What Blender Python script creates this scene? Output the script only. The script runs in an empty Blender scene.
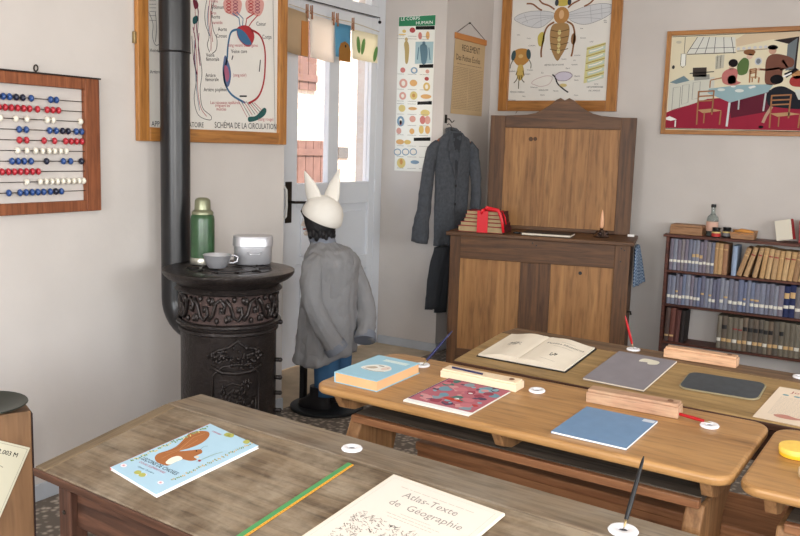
import bpy, bmesh, math, random
import numpy as np
from mathutils import Matrix, Vector
rnd = random.Random(7)
SC = bpy.context.scene
COL = SC.collection
PI = math.pi

# ------------------------------------------------------------------ colours / materials
def lin(c):
    return tuple(((v/255)/12.92 if v/255 <= .04045 else ((v/255+.055)/1.055)**2.4) for v in c)
_M = {}
def mat(key, rgb, rough=.7, metal=0, emit=None, trans=0, spec=.4, coat=0, bump=0, bscale=60, var=0, vscale=6):
    if key in _M: return _M[key]
    m = bpy.data.materials.new(key); m.use_nodes = True
    nt = m.node_tree; b = nt.nodes['Principled BSDF']
    c = lin(rgb)
    b.inputs['Base Color'].default_value = (*c, 1)
    b.inputs['Roughness'].default_value = rough
    b.inputs['Metallic'].default_value = metal
    b.inputs['Specular IOR Level'].default_value = spec
    if coat: b.inputs['Coat Weight'].default_value = coat
    if trans: b.inputs['Transmission Weight'].default_value = trans
    tc = nt.nodes.new('ShaderNodeTexCoord')
    if var:
        n = nt.nodes.new('ShaderNodeTexNoise'); n.inputs['Scale'].default_value = vscale; n.inputs['Detail'].default_value = 5
        nt.links.new(tc.outputs['Object'], n.inputs['Vector'])
        r = nt.nodes.new('ShaderNodeValToRGB')
        r.color_ramp.elements[0].position = .3; r.color_ramp.elements[1].position = .7
        r.color_ramp.elements[0].color = (*[max(0, v*(1-var)) for v in c], 1)
        r.color_ramp.elements[1].color = (*[min(1, v*(1+var)) for v in c], 1)
        nt.links.new(n.outputs['Fac'], r.inputs['Fac']); nt.links.new(r.outputs['Color'], b.inputs['Base Color'])
    if bump:
        n = nt.nodes.new('ShaderNodeTexNoise'); n.inputs['Scale'].default_value = bscale; n.inputs['Detail'].default_value = 6
        nt.links.new(tc.outputs['Object'], n.inputs['Vector'])
        bp = nt.nodes.new('ShaderNodeBump'); bp.inputs['Strength'].default_value = bump; bp.inputs['Distance'].default_value = .01
        nt.links.new(n.outputs['Fac'], bp.inputs['Height']); nt.links.new(bp.outputs['Normal'], b.inputs['Normal'])
    _M[key] = m
    return m

def wood(key, dark, light, axis='X', scale=1.0, rough=.55, worn=None, wornamt=.5, planks=0, bump=.25, coat=0):
    """wood grain stretched along `axis` of the object's own coordinates"""
    if key in _M: return _M[key]
    m = bpy.data.materials.new(key); m.use_nodes = True
    nt = m.node_tree; N = nt.nodes; L = nt.links; b = N['Principled BSDF']
    b.inputs['Roughness'].default_value = rough; b.inputs['Specular IOR Level'].default_value = .35
    if coat: b.inputs['Coat Weight'].default_value = coat; b.inputs['Coat Roughness'].default_value = .3
    tc = N.new('ShaderNodeTexCoord'); mp = N.new('ShaderNodeMapping')
    s = {'X': (1.6, 34, 34), 'Y': (34, 1.6, 34), 'Z': (34, 34, 1.6)}[axis]
    mp.inputs['Scale'].default_value = tuple(v*scale for v in s)
    L.new(tc.outputs['Object'], mp.inputs['Vector'])
    n1 = N.new('ShaderNodeTexNoise'); n1.inputs['Scale'].default_value = 1.0; n1.inputs['Detail'].default_value = 7
    n1.inputs['Roughness'].default_value = .62; n1.inputs['Distortion'].default_value = .6
    L.new(mp.outputs['Vector'], n1.inputs['Vector'])
    r = N.new('ShaderNodeValToRGB'); e = r.color_ramp.elements
    e[0].position = .32; e[0].color = (*lin(dark), 1); e[1].position = .66; e[1].color = (*lin(light), 1)
    L.new(n1.outputs['Fac'], r.inputs['Fac'])
    out = r.outputs['Color']
    n2 = N.new('ShaderNodeTexNoise'); n2.inputs['Scale'].default_value = 5.5*scale; n2.inputs['Detail'].default_value = 6; n2.inputs['Roughness'].default_value = .65
    L.new(tc.outputs['Object'], n2.inputs['Vector'])
    if worn:
        r2 = N.new('ShaderNodeValToRGB'); r2.color_ramp.elements[0].position = .42; r2.color_ramp.elements[1].position = .62
        L.new(n2.outputs['Fac'], r2.inputs['Fac'])
        ml = N.new('ShaderNodeMath'); ml.operation = 'MULTIPLY'; ml.inputs[1].default_value = wornamt
        L.new(r2.outputs['Color'], ml.inputs[0])
        mx = N.new('ShaderNodeMix'); mx.data_type = 'RGBA'
        L.new(ml.outputs[0], mx.inputs['Factor']); L.new(out, mx.inputs['A']); mx.inputs['B'].default_value = (*lin(worn), 1)
        out = mx.outputs['Result']
    # small dark scratches and specks
    n3 = N.new('ShaderNodeTexNoise'); n3.inputs['Scale'].default_value = 1; n3.inputs['Detail'].default_value = 6
    mp3 = N.new('ShaderNodeMapping'); mp3.inputs['Scale'].default_value = tuple((v*2.2 if v > 5 else v*5)*scale for v in s); L.new(tc.outputs['Object'], mp3.inputs['Vector']); L.new(mp3.outputs['Vector'], n3.inputs['Vector'])
    r3 = N.new('ShaderNodeValToRGB'); r3.color_ramp.elements[0].position = .28; r3.color_ramp.elements[0].color = (.5, .5, .5, 1)
    r3.color_ramp.elements[1].position = .50; r3.color_ramp.elements[1].color = (1, 1, 1, 1)
    L.new(n3.outputs['Fac'], r3.inputs['Fac'])
    mm = N.new('ShaderNodeMix'); mm.data_type = 'RGBA'; mm.blend_type = 'MULTIPLY'; mm.inputs['Factor'].default_value = .7
    L.new(out, mm.inputs['A']); L.new(r3.outputs['Color'], mm.inputs['B'])
    L.new(mm.outputs['Result'], b.inputs['Base Color'])
    bp = N.new('ShaderNodeBump'); bp.inputs['Strength'].default_value = bump; bp.inputs['Distance'].default_value = .004
    L.new(n1.outputs['Fac'], bp.inputs['Height']); L.new(bp.outputs['Normal'], b.inputs['Normal'])
    _M[key] = m
    return m

def ink(rgb):
    g = .3*rgb[0]+.59*rgb[1]+.11*rgb[2]; c = tuple(int(.74*v+.26*g) for v in rgb)
    return mat('ink_%d_%d_%d' % c, c, .8, spec=.15)

# ------------------------------------------------------------------ mesh builder
class MB:
    def __init__(s): s.v = []; s.f = []; s.m = []; s.mats = []
    def mi(s, m):
        if m not in s.mats: s.mats.append(m)
        return s.mats.index(m)
    def add(s, vs, fs, m, T=None):
        o = len(s.v); i = s.mi(m)
        for p in vs:
            p = Vector(p)
            s.v.append(tuple(T @ p) if T else tuple(p))
        for f in fs: s.f.append(tuple(o+k for k in f)); s.m.append(i)
        return s
    def box(s, x0, x1, y0, y1, z0, z1, m, T=None):
        vs = [(x0,y0,z0),(x1,y0,z0),(x1,y1,z0),(x0,y1,z0),(x0,y0,z1),(x1,y0,z1),(x1,y1,z1),(x0,y1,z1)]
        fs = [(0,3,2,1),(4,5,6,7),(0,1,5,4),(1,2,6,5),(2,3,7,6),(3,0,4,7)]
        return s.add(vs, fs, m, T)
    def prism(s, pts, h0, h1, m, T=None, plane='XY'):
        """closed outline pts extruded from h0 to h1 along the third axis"""
        n = len(pts)
        def P(a, b, h): return {'XY': (a, b, h), 'XZ': (a, h, b), 'YZ': (h, a, b)}[plane]
        vs = [P(a, b, h0) for a, b in pts]+[P(a, b, h1) for a, b in pts]
        fs = [tuple(range(n))[::-1], tuple(range(n, 2*n))]+[(i, (i+1) % n, n+(i+1) % n, n+i) for i in range(n)]
        return s.add(vs, fs, m, T)
    def lathe(s, prof, m, n=32, T=None, cap=True):
        vs = []; fs = []
        for r, z in prof:
            for k in range(n):
                a = 2*PI*k/n; vs.append((r*math.cos(a), r*math.sin(a), z))
        for j in range(len(prof)-1):
            for k in range(n):
                k2 = (k+1) % n; fs.append((j*n+k, j*n+k2, (j+1)*n+k2, (j+1)*n+k))
        if cap:
            fs.append(tuple(range(n))[::-1]); fs.append(tuple((len(prof)-1)*n+k for k in range(n)))
        return s.add(vs, fs, m, T)
    def loft(s, rings, m, T=None, cap=True):
        n = len(rings[0]); vs = [p for r in rings for p in r]; fs = []
        for j in range(len(rings)-1):
            for k in range(n):
                k2 = (k+1) % n; fs.append((j*n+k, j*n+k2, (j+1)*n+k2, (j+1)*n+k))
        if cap:
            fs.append(tuple(range(n))[::-1]); fs.append(tuple((len(rings)-1)*n+k for k in range(n)))
        return s.add(vs, fs, m, T)
    def tube(s, path, rad, m, n=10, T=None, sq=1.0, cap=True, up=(0, 0, 1)):
        path = [Vector(p) for p in path]
        if not hasattr(rad, '__len__'): rad = [rad]*len(path)
        rings = []; U = None
        for i, p in enumerate(path):
            d = (path[min(i+1, len(path)-1)]-path[max(i-1, 0)]).normalized()
            if U is None:
                U = Vector(up)
                if abs(d.dot(U)) > .95: U = Vector((1, 0, 0))
            U = (U-d*U.dot(d)).normalized(); W = d.cross(U)
            rings.append([p+(U*math.cos(2*PI*k/n)+W*math.sin(2*PI*k/n)*sq)*rad[i] for k in range(n)])
        return s.loft(rings, m, T, cap)
    def ell(s, c, r, m, n=16, T=None, rot=None):
        vs = []; fs = []; h = n//2
        R = rot or Matrix.Identity(3)
        for j in range(1, h):
            t = PI*j/h
            for k in range(n):
                a = 2*PI*k/n
                vs.append(Vector(c)+R @ Vector((r[0]*math.sin(t)*math.cos(a), r[1]*math.sin(t)*math.sin(a), r[2]*math.cos(t))))
        o = len(vs); vs.append(Vector(c)+R @ Vector((0, 0, r[2]))); vs.append(Vector(c)-R @ Vector((0, 0, r[2])))
        for j in range(h-2):
            for k in range(n):
                k2 = (k+1) % n; fs.append((j*n+k, (j+1)*n+k, (j+1)*n+k2, j*n+k2))
        for k in range(n):
            k2 = (k+1) % n; fs.append((o, k, k2)); fs.append((o+1, (h-2)*n+k2, (h-2)*n+k))
        return s.add(vs, fs, m, T)
    def build(s, name, parent=None, loc=None, rotz=0, M=None, smooth=False, bevel=0, subd=0, seg=2, solid=0, wrinkle=0):
        me = bpy.data.meshes.new(name); me.from_pydata(s.v, [], s.f)
        for m in s.mats: me.materials.append(m)
        me.polygons.foreach_set('material_index', s.m)
        bm = bmesh.new(); bm.from_mesh(me); bmesh.ops.recalc_face_normals(bm, faces=bm.faces); bm.to_mesh(me); bm.free()
        o = bpy.data.objects.new(name, me); COL.objects.link(o)
        if smooth:
            me.polygons.foreach_set('use_smooth', [True]*len(me.polygons))
            if smooth == 'auto': me.set_sharp_from_angle(angle=math.radians(40))
        if parent is not None: o.parent = parent
        if M is not None: o.matrix_basis = M
        elif loc is not None: o.location = loc; o.rotation_euler = (0, 0, rotz)
        if solid:
            d = o.modifiers.new('solid', 'SOLIDIFY'); d.thickness = solid; d.offset = 0
        if bevel:
            d = o.modifiers.new('bevel', 'BEVEL'); d.width = bevel; d.segments = seg; d.limit_method = 'ANGLE'; d.angle_limit = math.radians(35)
        if wrinkle:
            tx = bpy.data.textures.get('folds') or bpy.data.textures.new('folds', 'CLOUDS'); tx.noise_scale = .07; tx.noise_depth = 2
            sb_ = o.modifiers.new('dense', 'SUBSURF'); sb_.subdivision_type = 'SIMPLE'; sb_.levels = 2; sb_.render_levels = 2
            dm = o.modifiers.new('folds', 'DISPLACE'); dm.texture = tx; dm.texture_coords = 'LOCAL'; dm.strength = wrinkle; dm.mid_level = .5
        if subd:
            d = o.modifiers.new('sub', 'SUBSURF'); d.levels = subd; d.render_levels = subd
        return o

def tag(o, label=None, cat=None, group=None, kind=None):
    if label: o['label'] = label
    if cat: o['category'] = cat
    if group: o['group'] = group
    if kind: o['kind'] = kind
    return o
def empty(name, loc=(0, 0, 0), rotz=0, M=None):
    o = bpy.data.objects.new(name, None); COL.objects.link(o); o.empty_display_size = .05
    if M is not None: o.matrix_basis = M
    else: o.location = loc; o.rotation_euler = (0, 0, rotz)
    return o
def part(mb, name, parent, **k): return mb.build(name, parent, **k)

# ------------------------------------------------------------------ printed artwork (flat ink on a sheet)
def homog(src, dst):
    A = []; B = []
    for (x, y), (u, v) in zip(src, dst):
        A.append([x, y, 1, 0, 0, 0, -u*x, -u*y]); B.append(u)
        A.append([0, 0, 0, x, y, 1, -v*x, -v*y]); B.append(v)
    h = np.linalg.solve(np.array(A, float), np.array(B, float))
    def f(x, y):
        w = h[6]*x+h[7]*y+1
        return ((h[0]*x+h[1]*y+h[2])/w, (h[3]*x+h[4]*y+h[5])/w)
    return f
class Art:
    """collects ink shapes in the sheet's plane (x right, y up), z is the ink layer"""
    def __init__(s, src=None, dst=None, layer=.0002):
        s.map = homog(src, dst) if src else (lambda x, y: (x, y))
        s.mb = MB(); s.z = layer; s.dz = layer
    def up(s, n=1): s.z += s.dz*n; return s
    def poly(s, pts, c):
        s.mb.add([(*s.map(*p), s.z) for p in pts], [tuple(range(len(pts)))], ink(c)); return s
    def rect(s, x0, y0, x1, y1, c): return s.poly([(x0, y0), (x1, y0), (x1, y1), (x0, y1)], c)
    def ell(s, cx, cy, rx, ry, c, rot=0, n=18):
        a = math.radians(rot)
        return s.poly([(cx+rx*math.cos(t)*math.cos(a)-ry*math.sin(t)*math.sin(a), cy+rx*math.cos(t)*math.sin(a)+ry*math.sin(t)*math.cos(a)) for t in [2*PI*k/n for k in range(n)]], c)
    def line(s, pts, w, c, closed=False):
        P = [Vector((*s.map(*p), 0)) for p in pts]
        # width measured in source units near the first point
        a = s.map(*pts[0]); b = s.map(pts[0][0]+1, pts[0][1]); k = math.hypot(a[0]-b[0], a[1]-b[1]); hw = w*k/2
        if closed: P.append(P[0])
        vs = []; fs = []
        for i, p in enumerate(P):
            d = P[min(i+1, len(P)-1)]-P[max(i-1, 0)]
            if closed and i in (0, len(P)-1): d = P[1]-P[-2]
            if d.length < 1e-9: d = Vector((1, 0, 0))
            d.normalize(); nn = Vector((-d.y, d.x, 0))*hw
            vs += [(p.x+nn.x, p.y+nn.y, s.z), (p.x-nn.x, p.y-nn.y, s.z)]
            if i: fs.append((2*i-2, 2*i-1, 2*i+1, 2*i))
        s.mb.add(vs, fs, ink(c)); return s
    def curve(s, pts, w, c, n=6, closed=False):
        return s.line(smooth2(pts, n, closed), w, c, closed)
    def blob(s, pts, c, n=5): return s.poly(smooth2(pts, n, True), c)
    def text(s, t, x, y, size, c, ang=None, align='LEFT', sx=1.0, x2=None):
        """text starting at (x, y) in source units, baseline heading to x2 if given"""
        a = Vector((*s.map(x, y), 0))
        b = Vector((*s.map(*(x2 if x2 else (x+10, y))), 0)); d = (b-a).normalized()
        T = Matrix(((d.x*sx, -d.y, 0, a.x), (d.y*sx, d.x, 0, a.y), (0, 0, 1, s.z), (0, 0, 0, 1)))
        k = (b-a).length/(math.hypot(x2[0]-x, x2[1]-y) if x2 else 10)
        cu = bpy.data.curves.new('t', 'FONT'); cu.body = t; cu.size = size*k; cu.align_x = align; cu.resolution_u = 2
        if align == 'FIT': pass
        o = bpy.data.objects.new('t', cu); COL.objects.link(o)
        bpy.context.view_layer.update()
        me = bpy.data.meshes.new_from_object(o.evaluated_get(bpy.context.evaluated_depsgraph_get()))
        s.mb.add([v.co for v in me.vertices], [tuple(p.vertices) for p in me.polygons], ink(c), T)
        bpy.data.objects.remove(o); bpy.data.curves.remove(cu); bpy.data.meshes.remove(me)
        return s
    def scribble(s, x0, x1, y, w, c, r=rnd):
        """a run of broken strokes, for print too small to read"""
        x = x0
        while x < x1:
            l = r.uniform(.03, .12)*(x1-x0); s.line([(x, y), (min(x+l, x1), y)], w, c); x += l+.02*(x1-x0)
        return s
    def build(s, name, parent, M): return s.mb.build(name, parent, M=M)
def smooth2(pts, n=6, closed=False):
    out = []; L = len(pts)
    rng = range(L) if closed else range(L-1)
    for i in rng:
        g = lambda k: Vector((*pts[k % L], 0)) if closed else Vector((*pts[max(0, min(L-1, k))], 0))
        p0, p1, p2, p3 = g(i-1), g(i), g(i+1), g(i+2)
        for j in range(n):
            t = j/n
            q = .5*((2*p1)+(p2-p0)*t+(2*p0-5*p1+4*p2-p3)*t*t+(3*p1-p0-3*p2+p3)*t**3)
            out.append((q.x, q.y))
    if not closed: out.append(tuple(pts[-1]))
    return out
def Tr(x, y, z): return Matrix.Translation((x, y, z))
def Rz(d): return Matrix.Rotation(math.radians(d), 4, 'Z')
def Rx(d): return Matrix.Rotation(math.radians(d), 4, 'X')
def Ry(d): return Matrix.Rotation(math.radians(d), 4, 'Y')
# sheets on the left wall face +x: sheet x -> +y world, sheet y -> z ; on the back wall face -y: x -> +x, y -> z
def on_left(x, y, z): return Matrix(((0, 0, 1, x), (1, 0, 0, y), (0, 1, 0, z), (0, 0, 0, 1)))
def on_back(x, y, z): return Matrix(((1, 0, 0, x), (0, 0, -1, y), (0, 1, 0, z), (0, 0, 0, 1)))

# ------------------------------------------------------------------ THE SETTING
XL = -3.05; XD = -3.56; YC = 3.72; YP = 5.485; YB = 6.22; ZC = 3.05; XR = 3.2; YF = -2.2
plaster = mat('plaster', (204, 197, 191), .9, spec=.2, bump=.25, bscale=9, var=.05, vscale=2.2)
paintgrey = mat('door_paint', (222, 225, 230), .5, spec=.4, bump=.08, bscale=20)
plinthm = mat('plinth_paint', (184, 188, 194), .7, var=.08)
def struct(mb, name, **k): return tag(mb.build(name, **k), kind='structure')
b = MB(); b.box(XL-.55, XL, YF, YC, 0, ZC, plaster); b.box(XL-.75, XD-.08, YC, YP, 2.62, ZC, plaster)
b.box(XL-.75, XL, YP, YB+.2, 0, ZC, plaster); struct(b, 'wall_left')
b = MB(); b.box(XL, XR+.2, YB, YB+.2, 0, ZC, plaster); struct(b, 'wall_back')
b = MB()
for (y0, y1, z0, z1) in ((YF, YB, 0, .85), (YF, YB, 2.5, ZC), (YF, -.9, .85, 2.5), (.5, 1.6, .85, 2.5), (3.0, YB, .85, 2.5)):
    b.box(XR, XR+.2, y0, y1, z0, z1, plaster)
struct(b, 'wall_right')
b = MB()
for (x0, x1, z0, z1) in ((XL-.55, XR+.2, 0, .85), (XL-.55, XR+.2, 2.5, ZC), (XL-.55, -2.1, .85, 2.5), (-.5, .7, .85, 2.5), (2.3, XR+.2, .85, 2.5)):
    b.box(x0, x1, YF-.2, YF, z0, z1, plaster)
struct(b, 'wall_front')
ceil = mat('ceiling_paint', (225, 222, 216), .9)
b = MB(); b.box(XL-.75, XR+.2, YF-.2, YB+.2, ZC, ZC+.15, ceil); struct(b, 'ceiling')
# floor: dark mottled stone with pale pebbles
fm = bpy.data.materials.new('pebbled_stone_floor'); fm.use_nodes = True
nt = fm.node_tree; N = nt.nodes; L = nt.links; pb = N['Principled BSDF']; pb.inputs['Roughness'].default_value = .75
tc = N.new('ShaderNodeTexCoord'); vo = N.new('ShaderNodeTexVoronoi'); vo.inputs['Scale'].default_value = 34
nz = N.new('ShaderNodeTexNoise'); nz.inputs['Scale'].default_value = 30; nz.inputs['Detail'].default_value = 4
L.new(tc.outputs['Object'], nz.inputs['Vector']); L.new(tc.outputs['Object'], vo.inputs['Vector'])
rr = N.new('ShaderNodeValToRGB'); rr.color_ramp.elements[0].color = (*lin((190, 176, 160)), 1); rr.color_ramp.elements[0].position = .12
rr.color_ramp.elements[1].color = (*lin((104, 94, 84)), 1); rr.color_ramp.elements[1].position = .55
mx = N.new('ShaderNodeMath'); mx.operation = 'MULTIPLY_ADD'; mx.inputs[1].default_value = .6; L.new(nz.outputs['Fac'], mx.inputs[0]); 
ms = N.new('ShaderNodeMath'); ms.operation = 'SUBTRACT'; ms.inputs[1].default_value = .25
L.new(vo.outputs['Distance'], mx.inputs[2]); L.new(mx.outputs[0], ms.inputs[0]); L.new(ms.outputs[0], rr.inputs['Fac']); L.new(rr.outputs['Color'], pb.inputs['Base Color'])
b = MB(); b.box(XL, XR, YF, YB, -.1, 0, fm); struct(b, 'floor')
sill = mat('threshold_stone', (196, 178, 152), .8, var=.18, vscale=7, bump=.3, bscale=25)
b = MB(); b.box(XD-.14, XL, YC, YP, -.1, 0, sill); struct(b, 'trim_1')
b = MB(); b.box(XL, XL+.012, YF, YC, 0, .07, plinthm); struct(b, 'baseboard_left', bevel=.002)
b = MB(); b.box(XD+.01, XL+.012, YP-.012, YP, 0, .062, plinthm); b.box(XL, XL+.012, YP, YB, 0, .062, plinthm); struct(b, 'baseboard_recess', bevel=.002)
b = MB(); b.box(XL+.012, XR, YB-.012, YB, 0, .062, plinthm); struct(b, 'baseboard_back', bevel=.002)

glass = bpy.data.materials.new('window_glass'); glass.use_nodes = True
nt = glass.node_tree; nt.nodes.clear()
go = nt.nodes.new('ShaderNodeOutputMaterial'); gt = nt.nodes.new('ShaderNodeBsdfTransparent'); gg = nt.nodes.new('ShaderNodeBsdfGlossy'); gm = nt.nodes.new('ShaderNodeMixShader')
gm.inputs['Fac'].default_value = .05; gg.inputs['Roughness'].default_value = .02
nt.links.new(gt.outputs[0], gm.inputs[1]); nt.links.new(gg.outputs[0], gm.inputs[2]); nt.links.new(gm.outputs[0], go.inputs['Surface'])
# glazed door in the recess
door = tag(empty('door_1', (XD, 0, 0)), kind='structure')
b = MB()
y0, y1 = 4.30, 5.385
ga, gb, gc, gd = 4.475, 4.81, 4.925, 5.315
Z0, Z1, ZT = 1.236, 2.29, 2.40
b.box(-.045, 0, y0, ga, .015, ZT, paintgrey); b.box(-.045, 0, gd, y1, .015, ZT, paintgrey)
b.box(-.045, 0, ga, gd, Z1, ZT, paintgrey); b.box(-.045, 0, ga, gd, 1.08, Z0, paintgrey)
b.box(-.045, 0, gb, gc, Z0, Z1, paintgrey)
b.box(-.045, 0, ga, gd, .60, .70, paintgrey); b.box(-.045, 0, ga, gd, .015, .20, paintgrey)
b.box(-.045, -.018, ga, gd, .2, .60, paintgrey); b.box(-.045, -.018, ga, gd, .70, 1.08, paintgrey)
part(b, 'door_leaf', door, bevel=.004)
b = MB()
for (za, zb) in ((.25, .55), (.75, 1.03)): b.box(-.018, -.006, ga+.06, gd-.06, za, zb, paintgrey)
part(b, 'raised_panel', door, bevel=.005)
for (a, c) in ((ga, gb), (gc, gd)):
    b = MB(); b.box(-.03, -.024, a, c, Z0, Z1, glass); part(b, 'glass_pane', door)
b = MB(); b.box(-.11, .0, y1+.004, YP, 0, 2.62, paintgrey); b.box(-.11, .0, YC, y0-.004, 0, 2.62, paintgrey)
b.box(-.11, 0, y0-.004, y1+.004, ZT+.006, 2.482, paintgrey); b.box(-.06, 0, 4.62, 5.06, 2.482, 2.62, paintgrey)
b.box(-.06, 0, 5.3, y1+.004, 2.482, 2.62, paintgrey)
part(b, 'door_frame', door, bevel=.004)
b = MB(); b.box(-.04, -.03, y0, 5.3, 2.482, 2.62, glass); part(b, 'transom_glass', door)
iron = mat('dark_metal', (62, 56, 50), .45, metal=.8)
b = MB(); b.box(0, .008, 4.355, 4.415, .985, 1.25, iron); b.tube([(.004, 4.39, 1.12), (.055, 4.39, 1.12), (.06, 4.41, 1.12), (.058, 4.53, 1.115)], .009, iron, 8)
b.lathe([(.0, 0), (.016, 0), (.016, .006), (0, .006)], iron, 12, T=Tr(.004, 4.387, 1.04) @ Ry(90))
part(b, 'door_handle', door, bevel=.002)
whitep = mat('white_enamel', (236, 236, 232), .35)
b = MB(); b.tube([(.0, 4.325, 1.0), (.03, 4.327, 1.03), (.035, 4.329, 1.1), (.03, 4.331, 1.2), (0, 4.333, 1.23)], .008, whitep, 8); part(b, 'white_pull', door)
b = MB()
for z in (.35, 1.2, 2.1): b.tube([(.006, y1, z-.045), (.006, y1, z+.045)], .008, paintgrey, 8)
part(b, 'hinge', door)

# windows of the unseen walls (area lamps added just inside them stand in for daylight)
def window(n, M, w, h):
    t = tag(empty('window_%d' % n, M=M), kind='structure')
    b = MB(); f = paintgrey
    b.box(0, .06, -.03, .03, 0, h, f); b.box(w-.06, w, -.03, .03, 0, h, f); b.box(.06, w-.06, -.03, .03, 0, .06, f); b.box(.06, w-.06, -.03, .03, h-.06, h, f)
    b.box(w/2-.03, w/2+.03, -.03, .03, .06, h-.06, f)
    part(b, 'window_frame', t, bevel=.003)
    b = MB(); b.box(.06, w-.06, -.003, .003, .06, h-.06, glass); part(b, 'glass_pane', t)
window(1, Tr(-2.1, YF-.1, .85), 1.6, 1.65); window(2, Tr(.7, YF-.1, .85), 1.6, 1.65)
window(3, Tr(XR+.1, -.9, .85) @ Rz(90), 1.4, 1.65); window(4, Tr(XR+.1, 1.6, .85) @ Rz(90), 1.4, 1.65)

# ------------------------------------------------------------------ OUTSIDE
bk = bpy.data.materials.new('pale_brick'); bk.use_nodes = True
nt = bk.node_tree; N = nt.nodes; L = nt.links; pb = N['Principled BSDF']; pb.inputs['Roughness'].default_value = .9
tc = N.new('ShaderNodeTexCoord'); mp = N.new('ShaderNodeMapping'); mp.inputs['Rotation'].default_value = (PI/2, 0, PI/2)
br = N.new('ShaderNodeTexBrick'); br.inputs['Scale'].default_value = 4.2
br.inputs['Color1'].default_value = (*lin((196, 170, 152)), 1); br.inputs['Color2'].default_value = (*lin((222, 204, 186)), 1); br.inputs['Mortar'].default_value = (*lin((150, 120, 104)), 1)
br.inputs['Mortar Size'].default_value = .012
sx = N.new('ShaderNodeSeparateXYZ'); cx = N.new('ShaderNodeCombineXYZ')
L.new(tc.outputs['Object'], sx.inputs[0]); L.new(sx.outputs['Y'], cx.inputs['X']); L.new(sx.outputs['Z'], cx.inputs['Y']); L.new(cx.outputs[0], br.inputs['Vector'])
L.new(br.outputs['Color'], pb.inputs['Base Color'])
XO = -6.6
house = tag(empty('brick_house', (XO, 8, 0)), 'pale brick house outside, seen through the glazed door', 'house')
b = MB(); b.box(-.4, 0, -6, 7, 0, 5.5, bk); part(b, 'wall', house)
shut = mat('faded_red_boards', (112, 82, 72), .8, var=.15, vscale=9)
def shutter(ya, yb, za, zb):
    b = MB(); n = max(2, int((yb-ya)/.14))
    for i in range(n): b.box(0, .03, ya-8+(yb-ya)*i/n+.006, ya-8+(yb-ya)*(i+1)/n-.006, za, zb, shut)
    b.box(.03, .045, ya-8, yb-8, za+.1, za+.18, shut); b.box(.03, .045, ya-8, yb-8, zb-.18, zb-.1, shut)
    part(b, 'board_shutter', house, bevel=.003)
shutter(8.12, 8.62, 2.13, 3.2)
shutter(8.12, 8.88, .45, 1.53)
b = MB(); b.box(0, .02, 1.12, 1.33, 1.32, 1.46, mat('vent_dark', (90, 84, 80))); part(b, 'vent', house)
b = MB(); b.box(-40, 40, -40, 40, -.2, -.11, mat('courtyard_gravel', (190, 182, 168), .95)); struct(b, 'trim_2', loc=(0, 0, 0))

# ------------------------------------------------------------------ materials of the furniture
W_d1 = wood('worn_grey_oak', (76, 61, 47), (134, 114, 90), 'X', 1, .6, worn=(158, 143, 122), wornamt=.7, bump=.4)
W_d1e = wood('worn_grey_oak_cross', (92, 76, 56), (138, 118, 92), 'Y', 1, .6, worn=(126, 108, 86), wornamt=.4)
W_d1s = wood('grey_strip_oak', (94, 78, 62), (142, 124, 102), 'X', 1, .6, worn=(140, 130, 116), wornamt=.5)
W_d1k = wood('dark_red_brown_oak', (44, 28, 22), (86, 56, 42), 'Z', 1, .5)
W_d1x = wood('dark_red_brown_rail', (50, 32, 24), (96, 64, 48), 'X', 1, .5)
W_d2 = wood('honey_oak', (150, 106, 60), (192, 146, 92), 'X', .8, .42, worn=(172, 128, 78), wornamt=.6, coat=.25, bump=.2)
W_d2z = wood('honey_oak_upright', (140, 98, 62), (192, 146, 100), 'Z', .8, .5, worn=(120, 84, 56), wornamt=.4)
W_or = wood('orange_brown_rail', (132, 84, 54), (172, 122, 84), 'X', 1, .5)
W_dk = wood('dusty_dark_plank', (52, 46, 40), (112, 100, 86), 'X', 1, .8, bump=.5)
W_d3 = wood('yellow_brown_oak', (132, 104, 62), (184, 150, 98), 'X', .9, .5, worn=(142, 112, 72), wornamt=.4, coat=.1)
W_d3s = wood('brown_strip_oak', (88, 66, 46), (136, 106, 76), 'X', .9, .55)
W_cab = wood('dark_cabinet_oak', (70, 46, 30), (116, 80, 50), 'Z', .9, .5, worn=(88, 60, 40), wornamt=.4)
W_cabx = wood('dark_cabinet_oak_rail', (70, 46, 30), (116, 80, 50), 'X', .9, .5, worn=(88, 60, 40), wornamt=.4)
W_pan = wood('light_cabinet_panel', (128, 86, 48), (176, 128, 78), 'Z', .7, .5, worn=(168, 118, 70), wornamt=.4)
W_box = wood('pale_beech', (196, 148, 112), (226, 184, 146), 'X', 1.6, .55, bump=.1)
W_box2 = wood('old_beech', (168, 132, 104), (204, 170, 138), 'X', 1.6, .6, worn=(176, 120, 96), wornamt=.35, bump=.1)
W_frame = wood('varnished_pine_frame', (176, 108, 46), (206, 142, 72), 'Z', 1, .4, coat=.3, bump=.1)
W_framex = wood('varnished_pine_frame_x', (176, 108, 46), (206, 142, 72), 'X', 1, .4, coat=.3, bump=.1)
W_abac = wood('reddish_brown_frame', (112, 62, 38), (152, 92, 60), 'Z', 1.3, .5)
W_shelf = wood('dark_red_shelf', (66, 36, 28), (104, 60, 46), 'X', 1, .5)
porc = mat('white_porcelain', (240, 238, 240), .2, spec=.6)
inkblk = mat('dried_ink', (24, 20, 40), .4)
paper = mat('aged_paper', (232, 220, 200), .85, var=.03, vscale=12)
white = mat('white_paper', (240, 238, 234), .85)
blackm = mat('black_lacquer', (18, 18, 20), .35)
redm = mat('red_lacquer', (170, 22, 28), .35)
brass = mat('brass_nib', (170, 150, 110), .35, metal=.9)

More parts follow.
